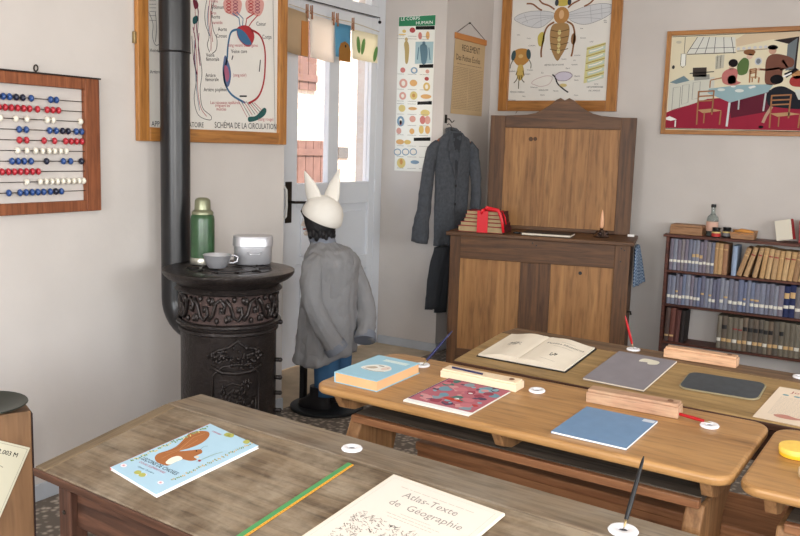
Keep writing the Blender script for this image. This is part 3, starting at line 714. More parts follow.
b = MB(); b.box(0, .045, 0, .022, 0, .016, white); tag(b.build('chalk_box', M=cabt(1.165, .36, 4), bevel=.003), 'small white chalk block at the right end of the cabinet top', 'chalk')
# checked cloth hanging on the cabinet side
ck = bpy.data.materials.new('blue_gingham'); ck.use_nodes = True
nt = ck.node_tree; N = nt.nodes; L = nt.links; tc = N.new('ShaderNodeTexCoord'); c1 = N.new('ShaderNodeTexChecker'); c1.inputs['Scale'].default_value = 90
c1.inputs['Color1'].default_value = (*lin((60, 88, 122)), 1); c1.inputs['Color2'].default_value = (*lin((150, 168, 188)), 1)
L.new(tc.outputs['Object'], c1.inputs['Vector']); L.new(c1.outputs['Color'], N['Principled BSDF'].inputs['Base Color']); N['Principled BSDF'].inputs['Roughness'].default_value = .9
b = MB(); ring = []
n = 16
for z, w0, w1 in ((.0, .10, .36), (-.1, .09, .42), (-.2, .08, .46), (-.24, .08, .48), (-.26, .1, .44)):
    pts = [(.012-z*.22*k/(n-1)+.010*math.sin(k*2.1)+.004*math.sin(k*5), w0+(w1-w0)*k/(n-1), z) for k in range(n)]
    ring.append(pts+[(p[0]+.006, p[1], p[2]) for p in pts[::-1]])
b.loft(ring, ck); tag(b.build('checked_cloth', M=CF @ Tr(cw+.012, 0, ch-.02), smooth=True), 'blue and white checked cloth hanging at the right side of the cabinet', 'cloth')

# ------------------------------------------------------------------ WALL: ABACUS
ab = tag(empty('abacus', M=Tr(XL, 1.945, 1.19)), 'brown framed wall abacus with rows of blue, red and white beads', 'abacus')
aw, ah = .53, .545; AX = -.10
def frame_box(b, y0, y1, z0, z1, m, x0=.003, x1=.028): b.box(x0, x1, y0, y1, z0, z1, m)
b = MB(); frame_box(b, .458, .53, 0, ah, W_abac); part(b, 'frame_post', ab, bevel=.003)
b = MB(); frame_box(b, -.30, -.24, 0, ah, W_abac); part(b, 'frame_post', ab, bevel=.003)
b = MB(); frame_box(b, -.24, .458, 0, .045, W_abac); part(b, 'frame_rail', ab, bevel=.003)
b = MB(); frame_box(b, -.24, .458, ah-.045, ah, W_abac); part(b, 'frame_rail', ab, bevel=.003)
b = MB(); b.box(.001, .032, -.305, .536, ah, ah+.006, mat('black_trim', (40, 28, 24), .5)); part(b, 'top_trim', ab)
b = MB(); b.tube([(.015+.012*math.cos(a), .24+0*a, ah+.022+.012*math.sin(a)) for a in [2*PI*k/12 for k in range(13)]], .003, iron, 6)
b.tube([(.015, .24, ah+.004), (.015, .24, ah+.012)], .003, iron, 6); part(b, 'hanging_ring', ab, smooth=True)
beadm = {'b': mat('blue_bead', (40, 74, 132), .3, spec=.6), 'k': mat('navy_bead', (22, 28, 50), .3, spec=.6), 'r': mat('red_bead', (178, 40, 52), .3, spec=.6), 'w': mat('white_bead', (228, 222, 206), .3, spec=.6)}
# bead places across the part of the frame seen in the photograph (0 = photo's left edge, 1 = right post)
rows = [
 ('b', [.02, .065, .125, .185, .245, .31, .375, .46, .66, .72], [.04], 'bbbbbkkbbb'),
 ('r', [.08, .14, .20, .26, .32, .38, .44, .52, .62, .68, .74], [0], 'r'*11),
 ('w', [.02, .09, .15, .30, .41, .62, .68, .98], [0], 'w'*8),
 ('b', [.33, .40, .64, .71, .78, .84, .93, .99], [0], 'bbbbkkbb'),
 ('r', [.33, .40, .58, .69, .81, .87, .93, .99], [0], 'r'*8),
 ('w', [.31, .40, .49, .56, .63, .69, .75, .81], [0], 'w'*8),
 ('b', [.25, .31, .37, .44, .60, .78, .86, .98], [0], 'bbbbkbbk'),
 ('r', [.03, .09, .15, .21, .27, .33, .39, .45, .51], [0], 'r'*9),
 ('w', [.39, .53, .59, .65, .71, .77, .83, .89, .95, 1.0], [0], 'w'*10),
 ('b', [.06, .21, .32, .38, .44, .50, .56, .63, .69, .75], [0], 'kbbbbbbbkb')]
beadmesh = {}
for key in 'bkrw':
    q = MB(); q.lathe([(.002, -.0085), (.010, -.0068), (.0138, -.002), (.0138, .002), (.010, .0068), (.002, .0085)], beadm[key], 14, T=Rx(90)); o = q.build('bead_proto', smooth=True)
    beadmesh[key] = o.data; bpy.data.objects.remove(o)
for i, (c, xs, _, cs) in enumerate(rows):
    z = ah-.095-i*.0405; zr = z + (.008 if i in (6, 7, 9) else -.004 if i in (0, 2) else 0)
    q = MB(); q.tube([(.016, -.243, z), (.016, .461, z)], .0016, iron, 6); w = part(q, 'wire', ab)
    for x, ch_ in zip(xs, cs):
        o = bpy.data.objects.new('bead', beadmesh[ch_]); COL.objects.link(o); o.parent = w; o.location = (.016, .015+x*.435, z)
# ------------------------------------------------------------------ framed charts
def chart_frame(name, M, w, h, fw, dep, label, mf, mfx, sheet, cat='wall chart'):
    t = tag(empty(name, M=M), label, cat)
    for x in (0, w-fw): b = MB(); b.box(x, x+fw, 0, h, .004, dep, mf); part(b, 'frame_side', t, bevel=.003)
    for y in (0, h-fw): b = MB(); b.box(fw, w-fw, y, y+fw, .004, dep, mfx); part(b, 'frame_rail', t, bevel=.003)
    b = MB(); b.box(fw-.004, w-fw+.004, fw-.004, h-fw+.004, .004, dep*.35, sheet); part(b, 'sheet', t)
    return t
W_fY = wood('varnished_pine_sheet_y', (150, 96, 44), (186, 128, 66), 'Y', 1, .4, coat=.3, bump=.1)
W_fX = wood('varnished_pine_sheet_x', (150, 96, 44), (186, 128, 66), 'X', 1, .4, coat=.3, bump=.1)
chp = mat('chart_paper', (226, 222, 214), .6, var=.02)
# circulation chart: y 2.69..3.705, z 1.49..
fc = chart_frame('anatomy_chart', on_left(XL, 2.685, 1.487), 1.02, 1.02, .062, .028, 'large framed blood circulation chart on the left wall, crossed by the stovepipe', W_fY, W_fX, chp)
A = Art([(98, 435), (522, 441), (514, 0), (96, 0)], [(.075, .052), (.948, .062), (.948, .79), (.075, .63)])
A.map = homog([(98, 435), (522, 446), (513, 0), (97, 0)], [(.074, .05), (.951, .06), (.919, .743), (.08, .615)])
A.up()
red, blue, ink0, pink = (196, 44, 50), (58, 112, 160), (60, 56, 60), (222, 150, 140)
A.curve([(395, 98), (372, 108), (362, 150), (358, 200), (348, 240), (352, 280), (375, 318), (420, 345)], 5, blue)
A.curve([(440, 100), (468, 118), (484, 160), (486, 220), (480, 280), (462, 325), (430, 347)], 5, red)
A.blob([(392, 95), (415, 84), (440, 95), (450, 125), (436, 155), (415, 150), (395, 125)], red); A.blob([(345, 215), (352, 185), (366, 215), (372, 250), (366, 285), (354, 290), (344, 250)], (90, 112, 160)); A.up()
A.blob([(392, 98), (408, 100), (426, 118), (440, 148), (420, 150), (398, 128)], blue); A.blob([(350, 220), (360, 225), (366, 255), (358, 275), (350, 250)], (180, 90, 120))
for cx in (376, 450):
    A.blob([(cx-26, 0), (cx+26, 0), (cx+30, 30), (cx+16, 54), (cx-6, 48), (cx-26, 36)], pink); 
    A.up()
    for j in range(4):
        for q_ in (-12, 10): A.curve([(cx+q_-8, 6+j*11), (cx+q_, 2+j*11), (cx+q_+8, 7+j*11), (cx+q_, 11+j*11)], 1.8, red if q_ < 0 else (160, 70, 90), closed=True)
A.line([(376, 44), (398, 60), (402, 90)], 3, blue); A.line([(450, 44), (424, 62), (420, 88)], 3, red); A.line([(390, 40), (412, 62), (410, 86)], 2.5, blue); A.line([(462, 50), (440, 74), (430, 90)], 2.5, red)
A.blob([(430, 392), (455, 388), (480, 362), (490, 368), (484, 386), (460, 402), (432, 408)], (40, 96, 92))
for i in range(7): A.line([(395+i*9, 335+i*1.5), (425+i*9, 392-i*3)], 1.4, ink0 if i % 2 else red)
for pts in ([(252, 0), (262, 40), (256, 90), (262, 140)], [(244, 90), (252, 140), (248, 200), (258, 250)], [(264, 110), (262, 160), (268, 220)]): A.curve(pts, 2.6, (150, 50, 90))
# figure outline: arm, hand, leg with vessels
for pts in ([(290, 0), (284, 40), (286, 80), (298, 120), (292, 150), (300, 175)], [(316, 0), (306, 50), (312, 100), (324, 130), (322, 165), (308, 180)], [(256, 0), (262, 60), (258, 120)], [(240, 120), (246, 200), (256, 260), (248, 330), (262, 385), (300, 402), (304, 388), (276, 360), (268, 300), (274, 240), (262, 150)]): A.curve(pts, 1.6, ink0)
for pts in ([(300, 0), (296, 60), (304, 130), (304, 170)], [(308, 4), (302, 60), (310, 140)], [(252, 130), (258, 220), (260, 300), (270, 360), (290, 390)], [(248, 0), (252, 60), (246, 110)]): A.curve(pts, 1.6, red)
for pts in ([(248, 135), (252, 220), (256, 300), (266, 370)], [(296, 20), (292, 70), (300, 120)]): A.curve(pts, 1.6, blue)
A.blob([(244, 0), (258, 4), (262, 22), (250, 30)], (150, 50, 70)); A.blob([(244, 60), (256, 52), (262, 66), (252, 80), (244, 78)], (40, 100, 100)); 
for pts in ([(96, 40), (110, 80), (108, 120), (118, 150), (132, 148)], [(140, 60), (134, 110), (140, 140)], [(118, 40), (122, 90), (118, 140)]): A.curve(pts, 1.5, ink0)
for i, (tx, x, y) in enumerate([('Veine cave', 372, 178), ('Aorte', 305, 62), ('Poumon', 306, 30), ('Artère', 286, 258), ('fémorale', 286, 272), ('Veine', 288, 190), ('fémorale', 288, 204), ('Artère poplitée', 280, 306), ('Coeur', 456, 86), ('Veine', 100, 174), ('Artère', 100, 246), ('Corps', 476, 130), ('Aorte', 328, 104), ('Crosse', 322, 126)]): A.text(tx, x, y, 12.5, (50, 46, 50), x2=(x+30, y-.3))
for tx, x, y in [('sang venant des organes', 362, 156), ('(sang noir)', 378, 256), ('Les vaisseaux capillaires', 302, 348), ('irriguent les', 318, 358), ('muscles', 322, 370), ('(sang rouge)', 462, 404), ('Veine', 304, 8), ('Tête', 304, 24), ('Bras', 304, 48), ('carotide', 308, 80)]: A.text(tx, x, y, 10.5, (204, 74, 84), x2=(x+30, y+.2))
for y in (0, 12, 24, 36, 50, 66): A.scribble(98, 120, y+2, 1.4, (110, 106, 108))
A.line([(470, 200), (466, 240)], 3, (60, 60, 60)); A.line([(374, 200), (378, 186)], 3, (60, 60, 60)); A.line([(400, 322), (424, 322)], 3.5, (40, 40, 44))
A.text('APPAREIL CIRCULATOIRE', 105, 423, 18.5, (50, 48, 50), x2=(285, 427), sx=.83); A.text('SCHÉMA DE LA CIRCULATION', 316, 428, 18.5, (50, 48, 50), x2=(510, 433), sx=.83)
A.line([(512, 0), (519, 440)], 1.2, (90, 86, 90))
A.build('printed_drawing', fc, Tr(0, 0, .0102))
b = MB(); b.box(-.012, .006, .42, .47, .004, .02, brass); part(b, 'clip', fc, bevel=.002)

# bee chart on the back wall
bc = chart_frame('bee_chart', on_back(-2.967, YB, 1.79), .935, 1.12, .078, .028, 'framed anatomy chart of a bee above the tall cabinet', W_fY, W_fX, chp)
Xf = lambda X: .077+(X-50)/475*.79
A = Art(); Yf = lambda Y: (2.62-1.79)-Y/4.66/134
A.map = lambda x, y: (Xf(x)-.0, Yf(y))
A.k = 1
og, dbr, yel = (196, 130, 60), (120, 76, 40), (206, 180, 60)
def T_(t, x, y, s, c): A.text(t, x, y, s*.79/475 * 1, c, x2=(x+10, y))
# text sizes here are given in chart units
_old = A.text
def atext(t, x, y, size, c, sx=1.0, align='LEFT'):
    return Art.text(A, t, x, y, size, c, x2=(x+10, y), sx=sx, align=align)
wing = (206, 206, 208)
A.blob([(62, 88), (90, 68), (150, 58), (220, 62), (258, 78), (250, 92), (230, 112), (190, 134), (140, 128), (90, 108)], wing)
A.blob([(316, 80), (350, 66), (410, 48), (480, 42), (522, 56), (518, 84), (470, 112), (400, 130), (340, 112)], wing); A.up()
for pts in ([(62, 88), (90, 68), (150, 58), (220, 62), (258, 78), (230, 112), (190, 134), (140, 128), (90, 108)], [(316, 80), (350, 66), (410, 48), (480, 42), (522, 56), (518, 84), (470, 112), (400, 130), (340, 112)]): A.curve(pts, 1.6, (110, 110, 116), closed=True)
for pts in ([(75, 92), (150, 78), (250, 84)], [(100, 108), (160, 92), (250, 88)], [(150, 128), (190, 104), (248, 92)], [(320, 84), (420, 72), (515, 60)], [(322, 90), (420, 88), (512, 80)], [(330, 100), (400, 100), (470, 108)], [(110, 70), (130, 110)], [(190, 62), (196, 130)], [(420, 50), (430, 120)], [(470, 46), (476, 104)]): A.curve(pts, 1.2, (140, 140, 146))
for pts in ([(120, 22), (150, 26), (180, 48), (196, 56)], [(175, 0), (196, 24), (230, 38), (256, 56)], [(470, -2), (446, 10), (420, 36), (392, 50)], [(400, -6), (370, 20), (340, 34), (318, 52)]): A.curve(pts, 7, (150, 88, 48))
A.curve([(258, 112), (228, 130), (214, 160), (208, 200), (202, 240), (204, 270)], 8, (150, 92, 46)); A.curve([(316, 112), (344, 130), (356, 170), (354, 210), (350, 250), (346, 270)], 8, (150, 92, 46))
A.blob([(182, 178), (196, 156), (212, 160), (216, 190), (204, 218), (188, 214)], yel); A.ell(352, 192, 12, 26, (160, 104, 60)); A.up()
A.ell(290, 84, 36, 38, og); A.ell(294, 26, 34, 18, yel); A.up(); A.ell(265, 26, 9, 15, (60, 70, 80)); A.ell(324, 26, 9, 15, (60, 70, 80)); A.ell(290, 80, 12, 20, (226, 170, 110)); A.up()
A.blob([(252, 124), (285, 118), (322, 124), (332, 160), (322, 220), (300, 265), (282, 288), (262, 262), (246, 220), (240, 160)], (176, 130, 70)); A.up()
for y in (148, 178, 208, 234): A.curve([(244, y), (285, y+8), (330, y)], 3, (100, 70, 40))
for y in (160, 190, 218, 244): A.ell(285, y, 8, 12, (222, 200, 120))
# head from the front
A.blob([(62, 262), (70, 238), (100, 226), (136, 232), (152, 252), (146, 280), (126, 300), (104, 308), (80, 296)], (196, 132, 50)); A.up()
A.ell(68, 258, 11, 24, (60, 86, 90), 8); A.ell(142, 254, 11, 24, (60, 86, 90), -8); A.ell(104, 262, 12, 9, (216, 170, 90)); A.blob([(94, 306), (116, 306), (124, 350), (104, 376), (88, 348)], (210, 170, 70))
for pts in ([(66, 280), (56, 300), (54, 318)], [(146, 280), (156, 300), (156, 320)], [(96, 350), (88, 372), (76, 386)], [(104, 350), (100, 380), (100, 414)], [(112, 350), (116, 372), (128, 384)], [(90, 330), (84, 350)], [(118, 330), (126, 352)]): A.curve(pts, 4, (96, 90, 60))
# comb with larvae
A.poly([(416, 232), (500, 212), (500, 370), (410, 392)], (214, 206, 130)); A.up()
for i in range(5): A.poly([(424, 246+i*32), (498, 226+i*32), (500, 240+i*32), (428, 262+i*32)], (190, 206, 190)); A.up(); A.curve([(430, 250+i*32), (460, 244+i*32), (490, 232+i*32)], 5, (240, 236, 214)); A.line([(416, 240+i*32), (500, 218+i*32)], 4, (176, 150, 60))
# sting
A.curve([(164, 388), (180, 372), (230, 356), (262, 362), (250, 392), (212, 404), (180, 396)], 3, (206, 180, 176), closed=True); A.curve([(262, 350), (276, 362), (290, 392), (320, 418), (342, 432)], 6, (40, 30, 40))
A.blob([(276, 356), (300, 340), (340, 342), (356, 358), (330, 378), (290, 376)], (206, 196, 214)); A.curve([(276, 356), (300, 340), (340, 342), (356, 358), (330, 378), (290, 376)], 2.4, (150, 110, 130), closed=True); A.ell(316, 400, 18, 8, (216, 190, 110))
A.ell(155, 500, 22, 18, (90, 140, 150)); A.curve([(92, 530), (108, 508), (132, 492)], 3, (140, 110, 60)); A.ell(405, 500, 36, 14, (206, 180, 80), 20)
k = .79/475
for tx, x, y in [('Oeil', 80, 166), ('Patte', 130, 184), ('Corbeille', 140, 218), ('Aile', 380, 150), ('Brosse', 384, 192), ('antenne', 360, 268), ('Trompe', 138, 330), ('Langue', 130, 348), ('Mandibule', 44, 334), ('Dard', 324, 326), ('Glande', 366, 362), ('Venin', 366, 380), ('cire', 356, 290), ('miel', 428, 210), ('larve', 460, 398), ('Alvéole', 350, 310), ('Ventre', 300, 284), ('Sac', 208, 344), ('Réservoir', 160, 410), ('Muscle', 270, 428), ('Oeil simple', 48, 470), ('Tête', 120, 452), ('Reine', 210, 446), ('Patte', 370, 448), ('Aile', 484, 120), ('Aile', 486, 128), ('Antenne', 206, 8)]:
    atext(tx, x, y, 9, (96, 90, 92))
atext('DÉTAILS DE LA RUCHE', 222, 309, 9, (60, 56, 60)); atext('TÊTE DE L’ABEILLE', 58, 432, 9, (60, 56, 60)); atext('MÉTAMORPHOSES', 426, 412, 9, (60, 56, 60)); atext('DE L’ABEILLE', 436, 428, 9, (60, 56, 60)); atext('AIGUILLON', 200, 424, 9, (60, 56, 60))
A.build('printed_drawing', bc, Tr(0, 0, .0102))

# kitchen scene picture
kp = chart_frame('kitchen_picture', on_back(-1.704, YB, 1.637), 1.13, .70, .030, .026, 'framed colour picture of a family in a kitchen, above the bookshelf', W_fY, W_fX, mat('print_cream', (228, 220, 190), .6), cat='picture')
A = Art()
def km(X, Y):
    top = 88-26*(X-107)/553; bot = 518+10*(X-107)/553
    return ((X-107)/553*.87, .70*(1-(Y-top)/(bot-top)))
A.map = km
WH = 1000
A.poly([(134, 106), (790, 72), (790, 512), (122, 498)], (226, 214, 176)).up()
A.poly([(118, 430), (250, 372), (520, 352), (790, 348), (790, 506), (114, 492)], (176, 30, 58)); A.poly([(430, 96), (660, 84), (660, 100), (600, 120), (540, 118), (400, 150), (395, 120)], (216, 190, 150)); A.up()
A.poly([(130, 305), (320, 275), (322, 360), (222, 395), (130, 420)], (206, 206, 190)); A.poly([(380, 346), (550, 330), (560, 420), (400, 450)], (110, 30, 50)); A.poly([(545, 122), (642, 106), (640, 240), (612, 250), (612, 140)], (50, 40, 40)); A.up()
A.poly([(600, 140), (636, 112), (632, 240), (600, 250)], (110, 120, 126)); A.poly([(196, 180), (236, 110), (392, 110), (398, 172)], (218, 218, 206)); A.up()
for x0, x1 in ((236, 196), (262, 232), (286, 272), (312, 310), (345, 352), (376, 392)): A.line([(x0, 110), (x1, 178)], 2.4, (60, 60, 64))
A.line([(196, 182), (400, 174)], 3, (60, 60, 64)); A.line([(206, 158), (396, 152)], 2, (80, 80, 84)); A.line([(184, 110), (184, 180)], 2, (60, 60, 60)); A.rect(172, 180, 192, 232, (236, 236, 224)); A.line([(172, 180), (192, 180), (194, 226), (182, 238), (172, 228)], 2.5, (70, 70, 70), True)
for x0, y0, x1, y1 in ((148, 322, 180, 418), (188, 312, 216, 392), (232, 300, 262, 372)): A.line([(x0, y0), (x1, y0-4), (x1, y1-8), (x0, y1)], 2, (120, 120, 116), True)
A.poly([(130, 300), (190, 272), (216, 292), (160, 306)], (110, 140, 150)); A.poly([(226, 238), (284, 236), (286, 276), (228, 276)], (70, 60, 54)); A.poly([(232, 270), (298, 264), (300, 286), (236, 292)], (150, 150, 140)); A.line([(214, 262), (316, 254)], 4, (60, 60, 60))
A.poly([(318, 190), (354, 182), (354, 238), (320, 244)], (190, 186, 166)); A.line([(326, 186), (326, 244)], 2, (110, 104, 96)); A.line([(340, 184), (340, 240)], 2, (110, 104, 96))
for x in (408, 430, 452, 474, 496, 516): A.ell(x, 158-(x-408)*.08, 7, 6, (200, 200, 206)); 
A.line([(404, 168), (524, 158)], 4, (170, 150, 120)); A.ell(492, 210, 14, 16, (190, 196, 206)); A.up(); A.ell(492, 210, 9, 11, (120, 130, 140))
def chair(x, y, w, h, c=(176, 112, 66)):
    A.line([(x, y), (x+2, y+h)], 6, c); A.line([(x+w*.62, y-4), (x+w*.6, y+h*.7)], 6, c)
    for j in (0.02, .16, .30): A.line([(x, y+h*j), (x+w*.62, y+h*j-4)], 6, c)
    A.poly([(x, y+h*.56), (x+w*.6, y+h*.52), (x+w, y+h*.58), (x+w*.25, y+h*.66)], (196, 144, 92)); A.line([(x+w*.96, y+h*.6), (x+w*.94, y+h)], 6, c); A.line([(x+w*.3, y+h*.64), (x+w*.3, y+h*.96)], 5, c)
# people: a woman in pink, a woman in green, a man in brown, children at the table
A.up(3)
A.blob([(352, 262), (372, 244), (400, 240), (414, 256), (412, 290), (430, 300), (400, 312), (364, 306), (352, 290)], (206, 110, 104)); A.ell(392, 218, 19, 17, (36, 28, 30)); A.blob([(376, 276), (402, 270), (408, 300), (380, 304)], (130, 140, 110)); A.ell(386, 236, 10, 9, (224, 180, 150))
A.blob([(412, 220), (432, 196), (452, 204), (456, 232), (448, 262), (420, 268), (410, 246)], (86, 120, 56)); A.ell(456, 190, 12, 11, (226, 180, 150)); A.ell(454, 172, 24, 12, (150, 90, 50)); A.ell(462, 182, 12, 4, (180, 110, 60))
A.blob([(524, 200), (548, 180), (590, 184), (628, 202), (626, 232), (592, 242), (584, 300), (530, 306), (522, 252)], (128, 74, 56)); A.ell(544, 164, 15, 17, (206, 150, 120)); A.ell(544, 152, 20, 10, (24, 20, 24)); A.line([(500, 244), (530, 246), (580, 238)], 8, (140, 84, 64)); A.ell(498, 244, 8, 6, (224, 180, 150)); A.line([(586, 206), (608, 236), (580, 246)], 9, (110, 62, 48))
chair(462, 244, 40, 56); A.poly([(300, 326), (420, 310), (560, 306), (540, 340), (392, 384), (296, 344)], (142, 178, 186)); A.up()
A.ell(352, 330, 16, 6, (206, 216, 210)); A.ell(426, 334, 18, 7, (216, 222, 214)); A.ell(400, 316, 10, 4, (226, 226, 220)); A.poly([(460, 318), (484, 312), (492, 318), (468, 326)], (226, 226, 220))
A.line([(390, 384), (386, 486)], 9, (206, 214, 214)); A.line([(428, 372), (428, 414)], 6, (180, 190, 190)); A.line([(532, 344), (528, 420)], 7, (190, 196, 196))
A.blob([(536, 350), (560, 322), (600, 316), (650, 344), (680, 372), (676, 410), (560, 400), (540, 380)], (36, 38, 48)); A.ell(570, 286, 26, 20, (24, 22, 26)); A.line([(560, 400), (540, 440), (530, 470)], 12, (196, 150, 120)); A.ell(524, 488, 10, 6, (30, 24, 26))
A.blob([(620, 300), (628, 276), (672, 270), (700, 290), (696, 314), (640, 316)], (186, 50, 46)); A.ell(646, 266, 20, 18, (196, 130, 70)); A.poly([(596, 262), (640, 238), (652, 246), (606, 280)], (30, 28, 34)); A.up(); A.poly([(592, 272), (624, 256), (626, 262), (596, 278)], (236, 236, 236))
A.poly([(640, 330), (790, 318), (790, 356), (660, 372)], (206, 212, 200))
A.up(); chair(258, 336, 104, 142); chair(556, 352, 120, 140); A.line([(304, 292), (304, 322)], 5, (176, 112, 66)); A.line([(304, 290), (350, 280)], 5, (176, 112, 66)); A.poly([(112, 454), (140, 442), (174, 456), (148, 462)], (236, 236, 230)); A.line([(118, 458), (118, 486)], 6, (230, 230, 224)); A.line([(168, 460), (168, 488)], 6, (230, 230, 224))
A.ell(142, 236, 6, 8, (60, 60, 60)); A.ell(158, 132, 12, 6, (196, 188, 160))
A.blob([(690, 240), (730, 220), (780, 236), (786, 320), (700, 318)], (110, 130, 150)); A.ell(740, 200, 22, 22, (216, 170, 140))
A.line([(130, 110), (790, 76)], 2.5, (60, 50, 50)); A.line([(114, 494), (790, 510)], 2.5, (60, 50, 50))
A.build('printed_scene', kp, Tr(0, 0, .0095))

# human body poster on the recess wall
t = tag(empty('body_poster', M=on_back(-3.447, YP, 1.318)), 'narrow tall coloured poster of the human body with a green title band', 'poster')
b = MB(); b.box(0, .306, 0, 1.105, .0008, .002, mat('poster_paper', (234, 234, 226), .4, spec=.5)); part(b, 'sheet', t)
A = Art(layer=.0002); A.map = homog([(55, 40), (170, 30), (158, 510), (42, 508)], [(0, 1.105), (.306, 1.105), (.306, 0), (0, 0)])
A.poly([(56, 41), (170, 31), (169, 62), (55, 68)], (40, 140, 90)); 
for y, x in ((66, 108), (180, 120), (292, 115), (404, 104)): A.poly([(x, y), (168-(y-60)*.03, y-3), (168-(y-60)*.03, y+8), (x, y+10)], (30, 30, 30))
A.poly([(108, 112), (164, 110), (162, 175), (106, 178)], (160, 196, 204)); A.up()
A.text('LE CORPS', 61, 51, 12, (240, 244, 240), x2=(110, 47), sx=1.15); A.text('HUMAIN', 108, 61, 12, (240, 244, 240), x2=(160, 57), sx=1.15)
A.blob([(79, 110), (86, 118), (88, 140), (84, 175), (76, 175), (74, 140), (72, 118)], (190, 160, 90)); A.ell(79, 106, 5, 6, (200, 170, 110)); A.blob([(134, 118), (144, 124), (146, 150), (140, 176), (128, 176), (124, 150), (122, 124)], (90, 130, 150)); A.ell(134, 116, 5, 6, (90, 130, 150)); A.line([(118, 128), (114, 165)], 3, (90, 130, 150)); A.line([(150, 128), (154, 165)], 3, (90, 130, 150))
C_ = [(230, 190, 90), (222, 120, 110), (196, 70, 70), (230, 160, 140), (226, 200, 110), (120, 160, 190), (232, 170, 90)]
for (x, y, rx, ry, c) in ((72, 82, 6, 5, 0), (98, 78, 9, 8, 2), (122, 94, 6, 11, 1), (146, 92, 6, 12, 6), (68, 198, 8, 8, 1), (104, 198, 11, 10, 5), (146, 200, 6, 6, 3), (70, 238, 13, 14, 3), (102, 236, 12, 10, 6), (144, 222, 7, 6, 2), (144, 246, 11, 13, 0), (68, 276, 11, 12, 3), (103, 274, 12, 13, 4), (142, 276, 17, 7, 6), (66, 314, 11, 11, 4), (100, 314, 14, 5, 6), (140, 326, 15, 10, 4), (62, 354, 12, 16, 5), (100, 346, 10, 10, 3), (132, 348, 9, 13, 1), (148, 348, 9, 13, 3), (56, 384, 8, 10, 3), (98, 384, 8, 9, 6), (128, 378, 8, 13, 0), (148, 378, 8, 13, 6), (60, 418, 13, 8, 6), (84, 418, 11, 7, 0), (52, 450, 12, 11, 5), (78, 449, 12, 11, 5), (103, 448, 12, 11, 5), (64, 484, 14, 16, 4), (108, 480, 14, 6, 5), (66, 92, 12, 2, 0)):
    A.ell(x, y, rx, ry, C_[c])
A.up()
for (x, y, rx, ry) in ((104, 198, 6, 6), (70, 238, 6, 8), (68, 276, 5, 6), (52, 450, 9, 8), (78, 449, 9, 8), (103, 448, 9, 8), (62, 354, 5, 9), (144, 246, 5, 7)): A.ell(x, y, rx, ry, (238, 230, 214))
A.ell(64, 480, 5, 9, (226, 150, 70)); A.ell(103, 274, 5, 6, (216, 150, 70)); A.ell(62, 358, 4, 7, (200, 70, 70))
for y in (96, 104, 210, 256, 292, 300, 332, 366, 396, 430, 464, 500):
    for x0, x1 in ((50, 72), (84, 112), (122, 150)): A.scribble(x0, x1, y, 1.2, (150, 146, 140))
A.build('print', t, Tr(0, 0, .002))

# school rules sheet
t = tag(empty('rules_sheet', M=on_left(XL, 5.60, 1.742)), 'yellowed printed rules sheet hanging from a string on a wooden bar', 'poster')
ry = mat('yellowed_paper', (200, 172, 132), .85, var=.06, vscale=5)
b = MB(); b.prism([(-.02, 0), (.478, 0), (.49, .545), (.01, .545)], .004, .0055, ry); part(b, 'sheet', t)
b = MB(); b.box(0, .50, .53, .572, .002, .014, mat('orange_wood_bar', (196, 128, 66), .5)); part(b, 'top_bar', t, bevel=.003)
b = MB(); b.tube([(.02, .57, .008), (.22, .665, .006), (.23, .665, .006), (.48, .57, .008)], .0018, iron, 6); b.lathe([(0, 0), (.006, 0), (.004, .012), (0, .014)], iron, 8, T=Tr(.225, .663, 0)); part(b, 'string', t)
A = Art(); A.text('REGLEMENT', .115, .455, .066, (50, 36, 28), sx=.8); A.text('Des Petites Écoles', .03, .385, .060, (60, 42, 32), sx=.86)
A.scribble(.05, .44, .36, .003, (90, 66, 50))
for i in range(26): y = .335-.0118*i; A.scribble(.0, .225, y, .0022, (132, 104, 76)); A.scribble(.24, .465, y, .0022, (132, 104, 76))
A.build('print', t, Tr(0, 0, .0055))

# ------------------------------------------------------------------ strings across the door and pegged papers
strm = mat('dark_cord', (40, 34, 34), .7)
b = MB(); b.tube([(0, 0, 0), (0, .9, .0), (0, 1.30, .003)], .0035, strm, 6); b.ell((0, 1.30, -.028), (.012, .012, .012), blackm, 10); b.tube([(0, 1.30, 0), (0, 1.30, -.028)], .002, strm, 6)
tag(b.build('curtain_wire', loc=(-3.49, 4.00, 2.391)), 'thin dark wire stretched across the top of the glazed door', 'wire')
b = MB(); P = [(0, .25+i*.1, .038+.006*math.cos(i*.9)-.008*i*.35) for i in range(11)]; b.tube(P, .0025, mat('pale_string', (196, 180, 150), .8), 6)
tag(b.build('paper_line', loc=(-3.46, 4.0, 2.285), smooth=True), 'pale string carrying the pegged papers across the door', 'string')
def tl(key, rgb, tr):
    m = mat(key, rgb, .8); nt = m.node_tree; bs = nt.nodes['Principled BSDF']; out = nt.nodes['Material Output']
    t = nt.nodes.new('ShaderNodeBsdfTranslucent'); t.inputs['Color'].default_value = (*lin(rgb), 1); mx = nt.nodes.new('ShaderNodeMixShader'); mx.inputs['Fac'].default_value = tr
    nt.links.new(bs.outputs[0], mx.inputs[1]); nt.links.new(t.outputs[0], mx.inputs[2]); nt.links.new(mx.outputs[0], out.inputs['Surface']); return m
peg = mat('peg_wood', (170, 120, 90), .6)
